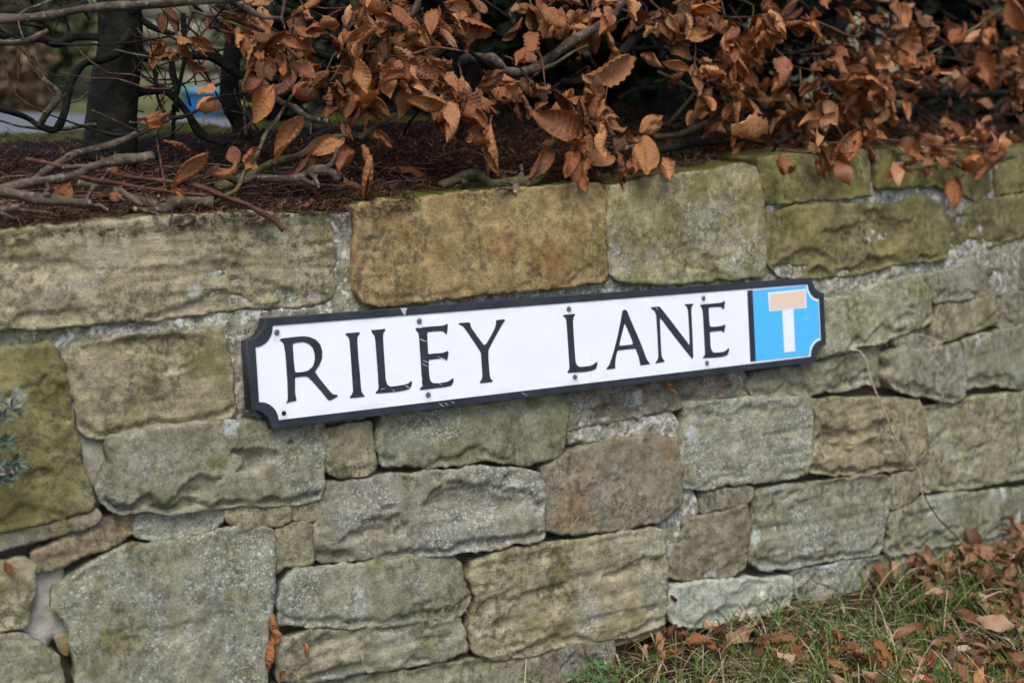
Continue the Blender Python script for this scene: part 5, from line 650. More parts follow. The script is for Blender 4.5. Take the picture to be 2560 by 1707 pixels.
def build_mortar():
    st = .005; s = np.arange(-2.0, 2.6, st); h = np.arange(-.66, .30, st); S, Hh = np.meshgrid(s, h); S1, H1 = S.ravel(), Hh.ravel()
    jn = fbm(S1 * 16, H1 * 16, 3)
    upper = sstep(-.16, -.02, H1 + .05 * jn - .04 * np.clip(S1 - .3, 0, 1))
    d = -.030 + .019 * upper; cem = np.zeros(len(S1)); ear = 1 - upper
    for cs, ch, rs, rh, dep, k in MORTAR_BLOBS:
        kk = 1.45 if k == 1 else 1.1; e = np.hypot((S1 - cs) / rs, (H1 - ch) / rh) / kk + .22 * jn; m = 1 - sstep(.85, 1.2, e)
        d = d * (1 - m) + (dep - 3) / 1000 * m; cem = cem * (1 - m) + (m if k == 1 else 0); ear = ear * (1 - m)
    d = d + .0030 * jn * (1 - cem) + .0010 * jn + .0020 * fbm(S1 * 70, H1 * 70, 3) * (1 - .35 * cem)
    wt = wall_top(S1) - .008; hc = np.minimum(H1, wt)
    V = wall_pts(S1, hc, d, np.where(H1 > wt, (H1 - wt) * 1.5, 0)); n = len(s); F = []
    for j in range(len(h) - 1):
        for i in range(n - 1):
            if h[j] > wall_top(s[i]) + .05: continue
            F.append((j * n + i, j * n + i + 1, (j + 1) * n + i + 1, (j + 1) * n + i))
    o = mesh_obj('mortar', V, F, M['mortar'], wall)
    for nm, arr in (('cement', cem), ('earth', ear)): at_ = o.data.attributes.new(nm, 'FLOAT', 'POINT'); at_.data.foreach_set('value', arr.astype(np.float32))
    o['label'] = 'pale rough mortar in the joints with smoother grey cement patches at left'
build_mortar()

# ------------------------------------------------------------------ the street name sign
SW, SH, SR = .5766, .0775, .0292
sign = empty('street_sign', (0, 0, 0), (math.pi / 2 - BETA, 0, 0))
tag(sign, 'white street nameplate reading RILEY LANE with black border and blue dead end symbol', 'street sign')
def plate_outline(w, h, r, k=9, jit=0.):
    P = []
    for cx, cy, a0 in ((w, -h, 180), (w, h, 270), (-w, h, 0), (-w, -h, 90)):
        arc = [(cx + r * math.cos(math.radians(a0 - 90 * t / k)), cy + r * math.sin(math.radians(a0 - 90 * t / k))) for t in range(k + 1)]
        P += arc
    return P
def curve_mesh(name, loops, z0, thick, mat, bevel=.0003, parent=sign, mats=None):
    cu = bpy.data.curves.new(name, 'CURVE'); cu.dimensions = '2D'; cu.fill_mode = 'BOTH'; cu.extrude = max(thick / 2 - bevel, 0); cu.bevel_depth = bevel; cu.bevel_resolution = 1; cu.offset = -bevel
    for lp in loops:
        s = cu.splines.new('POLY'); s.points.add(len(lp) - 1); s.use_cyclic_u = True
        for p, (x, y) in zip(s.points, lp): p.co = (x, y, 0, 1)
    tmp = bpy.data.objects.new(name + '_outline', cu); COL.objects.link(tmp)
    dg = bpy.context.evaluated_depsgraph_get(); me = bpy.data.meshes.new_from_object(tmp.evaluated_get(dg)); bpy.data.objects.remove(tmp); bpy.data.curves.remove(cu)
    me.materials.clear(); me.materials.append(mat); me.transform(Matrix.Translation((0, 0, z0 + thick / 2)))
    o = bpy.data.objects.new(name, me); link(o); o.parent = parent; return o
def sign_black():
    g = NG('black_enamel'); P = g.co(); n = g.noise(P, 25, 5, .6); sc = g.noise(g.map(P, (40, 700, 60), (0, 0, math.radians(-35))), 1, 3, .6); f = g.noise(P, 500, 4, .6)
    col = g.mix(g.rng(n, .3, .7), (.013, .016, .022), (.026, .030, .039)); col = g.mix(g.math('MULTIPLY', g.rng(sc, .69, .74), .22), col, (.3, .32, .34)); col = g.mix(g.rng(f, .72, .76, 0, .5), col, (.35, .36, .37))
    return g.done(col, g.rng(n, .3, .7, .42, .58), None, .45)
def sign_white():
    g = NG('white_enamel'); P = g.co(); n = g.noise(P, 14, 5, .6); s = g.noise(P, 260, 3, .6); d = g.noise(g.map(P, (60, 6, 30)), 1, 4, .6)
    col = g.mix(g.rng(n, .3, .7), (.80, .815, .818), (.84, .852, .852)); col = g.mix(g.rng(s, .715, .75, 0, .35), col, (.45, .44, .42)); col = g.mix(g.rng(d, .58, .78, 0, .16), col, (.55, .54, .5))
    m = None
    for x, y in ((-.5302, .0565), (-.2966, .0561), (-.2884, -.0552), (-.0149, .056), (-.0096, -.0539), (.2777, .0562), (.2787, -.0561), (-.5271, -.0579)):
        q = g.vmath('MULTIPLY', g.vmath('SUBTRACT', P, (x, y - .004, 0)), (1, .6, 0)); ln = g.n('ShaderNodeVectorMath', operation='LENGTH'); g.set(ln.inputs[0], q)
        m = ln.outputs['Value'] if m is None else g.math('MINIMUM', m, ln.outputs['Value'])
    halo = g.math('MULTIPLY', g.rng(m, .003, .0105, 1, 0), g.rng(g.noise(P, 190, 4, .6), .3, .65, .25, 1))
    col = g.mix(g.math('MULTIPLY', halo, .38), col, (.42, .36, .30))
    sp = g.n('ShaderNodeSeparateXYZ'); g.set(sp.inputs[0], P); ed = g.rng(g.math('ABSOLUTE', sp.outputs[1]), .050, .0668)
    col = g.mix(g.math('MULTIPLY', g.math('MULTIPLY', ed, g.rng(g.noise(g.map(P, (22, 90, 40)), 1, 5, .65), .42, .7)), .30), col, (.46, .47, .42))
    return g.done(col, g.rng(n, .3, .7, .3, .45), None, .5)
def sign_paint(name, c, fade):
    g = NG(name); P = g.co(); n = g.noise(P, 35, 6, .7); m = g.noise(P, 120, 4, .7)
    col = g.mix(g.rng(n, .52, .68, 0, .35), c, fade); col = g.mix(g.rng(m, .64, .7, 0, .4), col, fade); return g.done(col, .42, None, .5)
M['black'] = sign_black(); M['white'] = sign_white()
M['blue'] = sign_paint('sky_blue_print', (.072, .465, .84), (.2, .58, .88)); M['peach'] = sign_paint('faded_red_print', (.76, .57, .44), (.80, .66, .55)); M['whiteprint'] = sign_paint('white_print', (.78, .81, .84), (.72, .78, .83))
M['screw'] = simple('weathered_brass', (.09, .07, .06), (.2, .165, .14), 300, .5, .3, 4, .5, .001)
outer = plate_outline(SW, SH, SR)
curve_mesh('backing_board', [plate_outline(SW, SH, SR)], -.021, .0185, M['black'], .0006)
inner = plate_outline(SW - .0125, SH - .0112, SR - .0012)
curve_mesh('border', [outer, inner], -.0024, .0026, M['black'], .0005)
curve_mesh('white_panel', [plate_outline(SW - .0118, SH - .0105, SR - .0005)], -.00238, .0011, M['white'], .0002)
def smooth_loop(lp):
    p = np.array(lp); out = []; n = len(p)
    for i in range(n):
        a, b, c = p[i - 1], p[i], p[(i + 1) % n]; ka = .32 * (a - b); kc = .32 * (c - b)
        la, lc = np.linalg.norm(ka), np.linalg.norm(kc); ka *= min(1, .0022 / (la + 1e-9)); kc *= min(1, .0022 / (lc + 1e-9))
        out += [tuple(b + ka), tuple(b + .25 * (ka + kc)), tuple(b + kc)]
    return out
for k_, loops in LETTERS.items():
    o = curve_mesh('letter', [smooth_loop(l) for l in loops], -.00127, .0010, M['black'], .00025)
    o['label'] = 'black serif capital letter ' + k_[0]
ZP = -.00127
curve_mesh('divider_bar', [[(.3826, -.0626), (.3955, -.0628), (.3955, .0637), (.3826, .0634)]], ZP, .0008, M['black'], .0001)
inb = [p for p in plate_outline(SW - .0145, SH - .0132, SR + .0010) if p[0] > .3]
# blue panel: straight left edge, hollow right corners
blue = [(.3958, -.0628)] + [p for p in inb if p[1] < 0] + [p for p in inb if p[1] > 0] + [(.3958, .0632)]
sym = curve_mesh('symbol_panel', [blue], ZP, .0006, M['blue'], .0001); sym['label'] = 'blue panel with the dead end symbol'
def sub(name, lp, z, th, mat): o = curve_mesh(name, [lp], z, th, mat, .00008, sym); return o
sub('symbol_outline', [(.4338, .0232), (.5300, .0236), (.5300, .0580), (.4338, .0566)], ZP + .0006, .0004, M['whiteprint'])
sub('symbol_bar', [(.4364, .0256), (.5275, .0260), (.5275, .0556), (.4364, .0544)], ZP + .0010, .0003, M['peach'])
sub('symbol_stem', [(.4675, -.0535), (.4955, -.0530), (.4955, .0231), (.4675, .0230)], ZP + .0006, .0004, M['whiteprint'])
def screw(x, y, rot):
    bm = bmesh.new(); k = 20; R = .0043
    rings = [(R, 0), (R, .0008), (R * .82, .0016)]
    vs = [[bm.verts.new((r * math.cos(2 * math.pi * i / k), r * math.sin(2 * math.pi * i / k), z)) for i in range(k)] for r, z in rings]
    for a, b in zip(vs, vs[1:]):
        for i in range(k): bm.faces.new((a[i], a[(i + 1) % k], b[(i + 1) % k], b[i]))
    top = vs[-1]; half = R * .82; w = .0006
    # two half discs either side of the slot, and the slot floor
    sl = [bm.verts.new((sx * half * .98, sy * w, z)) for z in (.0016, .0007) for sx in (-1, 1) for sy in (-1, 1)]
    up = [v for v in top if v.co.y > w]; dn = [v for v in top if v.co.y < -w]
    up.sort(key=lambda v: v.co.x); dn.sort(key=lambda v: v.co.x)
    bm.faces.new([sl[1]] + up + [sl[3]]); bm.faces.new([sl[0]] + dn + [sl[2]])
    bm.faces.new((sl[1], sl[3], sl[7], sl[5])); bm.faces.new((sl[0], sl[2], sl[6], sl[4])); bm.faces.new((sl[4], sl[6], sl[7], sl[5]))
    bmesh.ops.recalc_face_normals(bm, faces=bm.faces)
    me = bpy.data.meshes.new('screw'); bm.to_mesh(me); bm.free(); me.materials.append(M['screw'])
    o = bpy.data.objects.new('screw', me); link(o); o.parent = sign; o.location = (x, y, -.0013); o.rotation_euler = (0, 0, rot)
for x, y, r in ((-.5302, .0565, 1.2), (-.2966, .0561, .9), (-.2884, -.0552, -.3), (-.0149, .056, -.5), (-.0096, -.0539, -.5), (.2777, .0562, .2), (.2787, -.0561, -.9)): screw(x, y, r)
hole = curve_mesh('screw_hole', [[(-.5271 + .0036 * math.cos(a * .5236), -.0579 + .0036 * math.sin(a * .5236)) for a in range(12)]], ZP, .00015, simple('hole_dark', (.006, .006, .006), (.01, .01, .01), 50), .00002)
def scratches():
    V = []; F = []
    L = [(-.300, .030, -.284, .024), (-.296, -.002, -.282, -.009), (-.299, -.006, -.285, -.014), (-.270, .0015, -.252, -.006), (-.276, -.035, -.262, -.044), (-.350, -.041, -.346, -.046), (-.329, -.037, -.318, -.043), (-.2985, -.028, -.2975, -.033), (-.2985, -.038, -.297, -.043), (-.258, -.037, -.2565, -.040), (-.244, .045, -.243, .040),
         (-.272, -.0685, -.262, -.0765), (-.262, -.0685, -.254, -.076), (-.249, -.0685, -.243, -.0735), (-.12, -.068, -.106, -.074), (-.302, .0475, -.291, .0455), (.168, .0445, .174, .0445), (-.37, -.039, -.362, -.0385)]
    for x0, y0, x1, y1 in L:
        dx, dy = x1 - x0, y1 - y0; l = math.hypot(dx, dy); nx, ny = -dy / l, dx / l; w = random.uniform(.00025, .0005); i = len(V); z = .00035 if abs(y0) > .066 else -.00015
        V += [(x0, y0, z), (x0 + dx * .4 + nx * w, y0 + dy * .4 + ny * w, z), (x1, y1, z), (x0 + dx * .5 - nx * w, y0 + dy * .5 - ny * w, z)]; F.append((i + 3, i + 2, i + 1, i))
    me = bpy.data.meshes.new('scratch'); me.from_pydata(V, [], [f[::-1] for f in F]); me.materials.append(M['white']); o = bpy.data.objects.new('scratch', me); link(o); o.parent = sign
    o['label'] = 'pale scratches across the black lettering and lower border'
scratches()
chip = curve_mesh('chipped_paint', [[(-.3290, .0774), (-.3165, .0774), (-.3205, .0680), (-.3225, .0668), (-.3245, .0690)]], .00021, .0002, simple('bare_metal', (.28, .3, .32), (.5, .52, .54), 200, .5), .00002)
chip['label'] = 'grey wedge of worn paint on the top border'

# ------------------------------------------------------------------ leaves
def leaf_geo(w=.6, curl=.5, roll=.6, fold=.3, twist=.2, nu=5, nv=36, crump=0., seed=0, pleat=.070, wav=.02):
    R = random.Random(seed); us = np.linspace(-1, 1, 2 * nu + 1); vs = np.linspace(0, 1, nv + 1); V = []; UV = []
    p1, p2, p3 = R.uniform(0, 6), R.uniform(0, 6), R.uniform(0, 6); CW = [(R.uniform(-6, 6), R.uniform(-13, 13), R.uniform(0, 6)) for _ in range(6)]
    for v in vs:
        hw = .5 * w * max(.0, math.sin(math.pi * min(1, v ** .88))) ** .85 * (1 - .35 * v ** 4)
        hw = max(hw, .004)
        for u in us:
            au = abs(u); ph = v * 9 - au * 1.6; tri = abs((ph % 1) - .5) * 2 - .5
            e = 1 + (.012 * math.cos(2 * math.pi * ph) if au > .95 else 0)
            x = u * hw * e; y = v - .02 * au
            z = pleat * tri * min(1, au * 2.5) * (w / .6) * math.sin(math.pi * min(1, v + .08)) ** .5
            z += wav * math.sin(5.5 * v + p1 + (2 if u > 0 else 0)) * au * au + wav * 1.3 * math.sin(3.1 * v + p2) * u + .5 * wav * math.sin(11 * v + p3 + u * 2) * au ** 3
            if crump: z += crump * sum(math.sin(a_ * x / max(w, .1) * 3 + b_ * v + c_) for a_, b_, c_ in CW) / 2
            # fold about the midrib, roll of the margins
            th = (fold + roll * au) * (1 + .3 * math.sin(3 * v + p3)); x2 = math.copysign(1, u) * abs(x) * math.cos(th * au); z += abs(x) * math.sin(th * au)
            tw = twist * (v - .5) * 2; x3 = x2 * math.cos(tw) - z * math.sin(tw); z3 = x2 * math.sin(tw) + z * math.cos(tw)
            # bend along the length
            if abs(curl) > .01: a = curl * v; rr = 1 / curl; yy = math.sin(a) * rr - z3 * math.sin(a); zz = (1 - math.cos(a)) * rr + z3 * math.cos(a)
            else: yy, zz = y, z3
            V.append((x3, yy - .02 * au * math.cos(curl * v), zz)); UV.append(((u + 1) / 2, v))
    n = 2 * nu + 1; F = [(j * n + i, j * n + i + 1, (j + 1) * n + i + 1, (j + 1) * n + i) for j in range(nv) for i in range(2 * nu)]
    return V, F, UV
def leaf_mesh(name, **kw):
    V, F, UV = leaf_geo(**kw); me = bpy.data.meshes.new(name); me.from_pydata(V, [], F); uvl = me.uv_layers.new(name='UVMap')
    li = np.empty(len(me.loops), int); me.loops.foreach_get('vertex_index', li); uvl.data.foreach_set('uv', np.array(UV)[li].ravel())
    me.polygons.foreach_set('use_smooth', [True] * len(me.polygons)); me.materials.append(M['leaf']); me.update(); return me
LEAVES = []
for i in range(26):
    R_ = random.Random(100 + i)
    LEAVES.append(leaf_mesh('beech_leaf', w=.6, curl=R_.choice([-1.1, -.6, -.3, .3, .6, 1.0, 1.5]), roll=R_.choice([-1.2, -.7, -.3, .4, .8, 1.3, 1.9]), fold=R_.uniform(-.3, .8), twist=R_.uniform(-.9, .9), seed=i, wav=R_.uniform(.03, .08), crump=R_.uniform(.02, .06)))
GENTLE = [leaf_mesh('beech_leaf', w=.6, curl=c, roll=r, fold=f, twist=t, seed=40 + i, wav=.05, crump=.03) for i, (c, r, f, t) in enumerate([(.6, .6, .25, .25), (-.7, .7, .3, -.3), (.8, -.6, .2, .35), (-.5, -.5, .45, .2), (1.1, .9, .3, -.45), (.5, 1.2, .4, .4), (.9, .4, .6, -.2), (-.9, .9, .1, .5)])]
LOW = [leaf_geo(w=.6, curl=random.uniform(-1, 1.3), roll=random.uniform(-.8, 1.2), fold=random.uniform(-.3, .6), twist=random.uniform(-.6, .6), nu=1, nv=6, seed=60 + i, pleat=0, wav=.07, crump=.05) for i in range(10)]
def leaf_matrix(base, axis, facing, L, wf):
    y = Vector(axis).normalized(); z = Vector(facing); z = (z - y * z.dot(y)).normalized(); x = y.cross(z)
    Mx = Matrix((x, y, z)).transposed().to_4x4(); return Matrix.Translation(base) @ Mx @ Matrix.Diagonal((L * wf, L, L, 1))
def joined(name, items, mat, parent=None):
    V = []; F = []
    for Mx, (v, f, _) in items:
        b = len(V); A = np.array(Mx); P = np.array(v) @ A[:3, :3].T + A[:3, 3]; V.extend(P.tolist()); F.extend([tuple(i + b for i in q) for q in f])
    return mesh_obj(name, V, F, mat, parent)
CAMV = Vector(CAM_LOC)

# ------------------------------------------------------------------ tubes for trunks, branches, twigs, stems
def tube(name, pts, r0, r1, mat, parent=None, sides=8, seg=6, knob=.12, cap=None, seed=0):
    R_ = random.Random(seed); P = [Vector(p) for p in pts]; Q = []; ph = [R_.uniform(0, 6.28) for _ in range(6)]
    ext = [P[0] * 2 - P[1]] + P + [P[-1] * 2 - P[-2]]
    for i in range(1, len(ext) - 2):
        for k in range(seg):
            t = k / seg; a, b, c, d = ext[i - 1], ext[i], ext[i + 1], ext[i + 2]
            Q.append(.5 * ((2 * b) + (c - a) * t + (2 * a - 5 * b + 4 * c - d) * t * t + (3 * b - a - 3 * c + d) * t ** 3))
    Q.append(P[-1]); n = len(Q); V = []; up = Vector((.3, .2, 1)); tot = [0]
    for i in range(1, n): tot.append(tot[-1] + (Q[i] - Q[i - 1]).length)
    for i, q in enumerate(Q):
        tg = (Q[min(i + 1, n - 1)] - Q[max(i - 1, 0)]).normalized(); x = tg.cross(up)
        if x.length < .1: x = tg.cross(Vector((1, 0, 0)))
        x.normalize(); y = tg.cross(x); r = r0 + (r1 - r0) * tot[i] / tot[-1]; u = tot[i] / max(r0, .002) * .22
        r *= 1 + knob * (1.6 * math.sin(u * 1.7 + ph[0]) * math.sin(u * .63 + ph[1]) + .8 * max(0, math.sin(u * 2.9 + ph[2])) ** 6)
        q = q + (x * math.sin(u * 1.1 + ph[3]) + y * math.sin(u * 1.37 + ph[4])) * r * knob * 1.6
        for k in range(sides):
            a = 2 * math.pi * k / sides; rr = r * (1 + knob * (.5 * R_.uniform(-1, 1) + .9 * math.sin(2 * a + ph[5] + u * .4) + .5 * math.sin(3 * a + u))); V.append(q + x * math.cos(a) * rr + y * math.sin(a) * rr)
    F = [(i * sides + k, i * sides + (k + 1) % sides, (i + 1) * sides + (k + 1) % sides, (i + 1) * sides + k) for i in range(n - 1) for k in range(sides)]
    mi = [0] * len(F)
    F += [tuple(range(sides))[::-1], tuple((n - 1) * sides + k for k in range(sides))]; mi += [1 if cap else 0] * 2
    return mesh_obj(name, V, F, None, parent, True, [mat, cap or mat], mi)

# ------------------------------------------------------------------ the beech hedge: five plants
PL = {}
for k_, (lab, s0, q0) in dict(A=('leafless beech with thick dark trunk and crooked low branches at far left', -.61, .40), B=('beech with a thin shaded trunk and copper leaves over the long pale coping stone', -.28, .55), C=('copper leaved beech above the orange coping stone, branch curving left', .18, .6), D=('copper leaved beech with dark trunk above the white lichened coping stone', .65, .45), E=('densest copper leaved beech drooping over the wall at right', 1.15, .4)).items():
    p = top_pts([s0], soil_z(np.array([s0]), np.array([q0])), np.array([q0]))[0]
    PL[k_] = tag(empty('beech_plant', tuple(p)), lab, 'hedge plant', 'beech plants of the hedge')
BK = [M['bark'], M['bark1'], M['bark2'], M['bark3']]
for i, (pl, pts, r0, r1, k, name) in enumerate(BRANCHES):
    tr = name == 'trunk'
    tube(name, pts, r0 * (1 if tr else .78), r1 * (1 if tr else .78), BK[k], PL[pl], 16 if tr else 9, 8 if tr else 6, .05 if tr else .13, M['cut'] if k == 1 else None, i)
    if not tr and r0 > .0055 and k < 3:
        for j in range(random.choice((1, 2, 3, 3))):
            a = random.randrange(len(pts) - 1); b = Vector(pts[a]).lerp(Vector(pts[a + 1]), random.uniform(.1, .9)); d = (Vector(pts[a + 1]) - Vector(pts[a])).normalized() * .5 + Vector((random.gauss(0, .6), random.gauss(-.2, .5), random.gauss(.1, .6))); l = random.choice((.012, .02, .03, .07)); rs = min(r0, r1) * random.uniform(.35, .6) * (.6 if l > .05 else 1)
            tube('spur', [b, b + d * l * .5 + Vector((random.gauss(0, .003), random.gauss(0, .003), random.gauss(0, .003))), b + d * l], rs, rs * .6, BK[k], PL[pl], 7, 3, .15, M['cut'] if k == 1 else None, 900 + i * 5 + j)
def place_leaf(pl, me, Mx, tone, kids):
    o = bpy.data.objects.new('leaf', me); link(o); o.parent = PL[pl]; o.matrix_local = Matrix.Translation(-PL[pl].location) @ Mx; o['tone'] = float(tone); kids[pl] += 1
count = {k_: 0 for k_ in PL}; extra = {k_: [] for k_ in PL}
for i, (pl, b, t, w, br_) in enumerate(KEY_LEAVES):
    b, t = Vector(b), Vector(t); ax = t - b; L = ax.length; f = (CAMV - b).normalized() + Vector((random.gauss(0, .4), random.gauss(0, .3), random.gauss(.2, .4)))
    place_leaf(pl, random.choice(GENTLE if w > .45 else LEAVES), leaf_matrix(b, ax, f, L * 1.12, min(w, .66) / .6 * 1.12), br_, count)
twigs = 0
CTR = {k_: [] for k_ in PL}
for pl, c, m in LEAF_CLUSTERS:
    c = Vector(c); hub = c
    for j in range(m):
        ax = Vector((random.gauss(0, .75), random.gauss(-.25, .6), random.gauss(-.55, .55)))
        if ax.length < .2: ax = Vector((.1, -.3, -1))
        ax.normalize(); L = random.uniform(.034, .060); base = hub + Vector((random.gauss(0, .012), random.gauss(0, .012), random.gauss(0, .010)))
        f = (CAMV - base).normalized() * .8 + Vector((random.gauss(0, .55), random.gauss(0, .45), random.gauss(.25, .5)))
        Mx = leaf_matrix(base + ax * .006, ax, f, L, random.uniform(.62, 1.1)); tone = random.choice((.5, .65, .8, .9, 1, 1.1, 1.2, 1.35, 1.55))
        if count[pl] < 285: place_leaf(pl, random.choice(LEAVES + GENTLE), Mx, tone, count)
        else: extra[pl].append((Mx, random.choice(LOW)))
    CTR[pl].append(hub)
for pl, hubs in CTR.items():
    root = PL[pl].location
    for j, hub in enumerate(hubs):
        back = Vector((root.x - hub.x, root.y - hub.y, 0)); back = back.normalized() if back.length > .05 else Vector((0, 1, 0))
        e = hub + back * random.uniform(.05, .16) + Vector((random.gauss(0, .05), random.uniform(0, .1), random.gauss(.02, .05))); mid = (hub + e) / 2 + Vector((random.gauss(0, .012), random.gauss(0, .012), random.gauss(0, .012)))
        tube('twig', [e, mid, hub], .0024, .0012, BK[random.choice((0, 3, 3, 2))], PL[pl], 5, 3, .15, None, j)
    # inner dark twiggery
    for j in range(26):
        a = root + Vector((random.gauss(0, .16), random.gauss(-.05, .10), random.uniform(.05, .42))); d = Vector((random.gauss(0, 1), random.gauss(0, .5), random.gauss(.1, .5))).normalized(); l = random.uniform(.12, .34)
        b = a + d * l * .5 + Vector((random.gauss(0, .03), random.gauss(0, .03), random.gauss(0, .03))); c = a + d * l + Vector((0, 0, random.gauss(.02, .05)))
        if c.z < root.z + .02 or b.z < root.z + .02: continue
        tube('twig', [a, b, c], random.uniform(.0014, .0034), .0009, BK[random.choice((0, 0, 0, 1))], PL[pl], 5, 4, .18, None, j)
for pl, n_ in (('A', 70), ('B', 60), ('C', 30)):
    root = PL[pl].location
    for j in range(n_):
        a = root + Vector((random.uniform(-.32, .3), random.uniform(-.28, .05), random.uniform(.02, .4))); d = Vector((random.gauss(0, .6), random.gauss(-.1, .4), random.gauss(.25, .6))).normalized(); l = random.uniform(.06, .2); pts = [a]
        for k in range(4): d = (d + Vector((random.gauss(0, .35), random.gauss(0, .35), random.gauss(0, .35)))).normalized(); pts.append(pts[-1] + d * l / 4)
        if min(p.z for p in pts) < root.z + .0: continue
        tube('twig', pts, random.uniform(.0009, .0024), .0005, BK[random.choice((0, 0, 3, 1))], PL[pl], 5, 2, .15, None, 50 + j)
# the hedge goes on above the picture and deeper behind: foliage no one could count
for pl, w_, n_ in (('A', .35, 500), ('B', .32, 1300), ('C', .42, 2600), ('D', .42, 2600), ('E', .62, 3600)):  # unseen leaves overhead, put in to shade the hedge, even over the bare plant
    root = PL[pl].location
    for j in range(n_):
        dens = random.random() if pl != 'A' else .5; z = random.uniform(.52 if pl != 'A' else .7, 1.15) if dens < .8 else random.uniform(.40, .6)
        p = Vector((root.x + random.uniform(-w_, w_), root.y + random.uniform(-.42, .32), root.z + z - (.0 if pl != 'E' else -.04)))
        ax = Vector((random.gauss(0, .8), random.gauss(0, .6), random.gauss(-.5, .5))).normalized(); f = Vector((random.gauss(0, .6), random.gauss(-.6, .5), random.gauss(.4, .5)))
        if f.cross(ax).length < .1: continue
        extra[pl].append((leaf_matrix(p, ax, f, random.uniform(.045, .07), 1), random.choice(LOW)))
    o = joined('leaf_mass', extra[pl], M['leafmass'], PL[pl]); o['kind'] = 'stuff'

# ------------------------------------------------------------------ litter on the wall head
def strips(name, items, mat, width, parent=None):
    """items: list of polylines (3 or more points, width factor) -> thin bent blades"""
    V = []; F = []
    for pts, wf in items:
        b = len(V); n = len(pts)
        for i, p in enumerate(pts):
            tg = (pts[min(i + 1, n - 1)] - pts[max(i - 1, 0)]); tg = tg.normalized() if tg.length > 1e-6 else Vector((0, 0, 1))
            sd = tg.cross(Vector((random.gauss(0, .3), random.gauss(0, .3), 1)) if abs(tg.z) < .8 else Vector((random.gauss(0, 1), 1, 0)))
            sd = sd.normalized() if sd.length > 1e-6 else Vector((1, 0, 0)); w = width * wf * (1 - .75 * (i / (n - 1)) ** 2)
            V += [p - sd * w / 2, p + sd * w / 2]
        F += [(b + 2 * i, b + 2 * i + 1, b + 2 * i + 3, b + 2 * i + 2) for i in range(n - 1)]
    return mesh_obj(name, V, F, mat, parent, True)
def litter():
    it = []; n = 62000
    s = RNG.uniform(-1.3, 1.9, n); q = np.abs(RNG.normal(0, .3, n)) + .0; left = s < -.28
    q = np.where(left & (RNG.random(n) < .35), RNG.uniform(-.012, .06, n), np.maximum(q, np.interp(s, [-.3, -.2, .1, .4, 1.9], [.0, .03, .045, .055, .06]) + RNG.uniform(-.012, .02, n)))
    z = soil_z(s, q) + RNG.uniform(.001, .020, n) + np.where(left, .010, .004); P = top_pts(s, z, q)
    for i in range(n):
        p = Vector(P[i]); a = random.uniform(0, 6.28); L = random.choice((.006, .01, .014, .02, .03)) * random.uniform(.7, 1.5); d = Vector((math.cos(a), math.sin(a) * .7, random.gauss(0, .22)))
        it.append(([p - d * L / 2, p + Vector((random.gauss(0, .08), random.gauss(0, .08), random.gauss(.08, .08))) * L, p + d * L / 2], random.uniform(.6, 1.5)))
    o = strips('conifer_litter', it, M['needle'], .0014); tag(o, 'dark red brown needles and twiglets littering the top of the wall', 'litter', kind='stuff')
litter()
def loose_twig(label, s0, q0, ds, dq, r, mat, seed):
    R_ = random.Random(seed); k = 5; s = np.array([s0 + ds * i / (k - 1) + R_.gauss(0, .006) for i in range(k)]); q = np.array([q0 + dq * i / (k - 1) + R_.gauss(0, .006) for i in range(k)])
    z = soil_z(s, q) + .013 + r + np.array([R_.uniform(0, .008) for _ in range(k)]); o = tube('fallen_twig', [tuple(p) for p in top_pts(s, z, q)], r, r * .6, mat, None, 6, 4, .15, None, seed)
    return tag(o, label, 'twig', 'twigs lying on the wall head')
for i in range(230):
    s0 = random.uniform(-.95, 1.3) if i < 110 else random.uniform(-.95, -.3); q0 = random.uniform(.0 if s0 < -.3 else .05, .25)
    kt = random.choice((3, 3, 1, 1)); loose_twig('thin red brown twig lying in the litter on the wall head' if kt == 3 else 'thin grey brown twig lying in the litter on the wall head', s0, q0, random.uniform(-.16, .16), random.uniform(-.03, .06), random.uniform(.0008, .0024), BK[kt], 300 + i)

# ------------------------------------------------------------------ grass, straw and fallen leaves at the foot of the wall
def foot_y(x): return np.interp(x, CX, CY) - .06
def gz(x, y): return float(GROUND_Z(x)) + .018 * float(fbm(x * 4, y * 4, 4)) + min(0, (y + .05) * .02)
def blades(n, green):
    it = []
    while len(it) < n:
        x = random.uniform(-.45, 2.1); dy = random.random() ** (.75 if green else .8) * .95; y = float(foot_y(x)) - dy + .02
        dn = float(fbm(x * 3.2 + (0 if green else 40), y * 3.2, 2)); 
        if green and x > .45 and dn < random.uniform(-.5, .45) - .25 * (dy > .12): continue
        if not green and x > .55 and dn < random.uniform(-.5, .6): continue
        if green and dy < .10 and random.random() < .35: continue
        z = gz(x, y) - .004
        L = random.uniform(.022, .07) if green else random.uniform(.04, .13)
        if random.random() < .06: L *= 1.6
        lean = random.uniform(.15, 1.1) if green else random.uniform(.7, 2.6); a = random.uniform(0, 6.28); d = Vector((math.cos(a), math.sin(a), 0)); p = Vector((x, y, z)); pts = [p.copy()]
        th = random.uniform(.0, .4) if green else random.uniform(.3, 1.3)
        for k in range(4): th += lean / 4; p = p + (d * math.sin(min(th, 1.75)) + Vector((0, 0, math.cos(min(th, 1.75))))) * L / 4; p.z = max(p.z, z + .006); pts.append(p.copy())
        it.append((pts, random.uniform(.7, 1.3)))
    return it
tag(strips('grass', blades(16000, True), M['grass'], .0034), 'green grass growing at the foot of the wall', 'grass', kind='stuff')
tag(strips('dry_grass', blades(12000, False), M['straw'], .0021), 'dead straw coloured grass matted at the foot of the wall', 'dry grass', kind='stuff')
lit = []
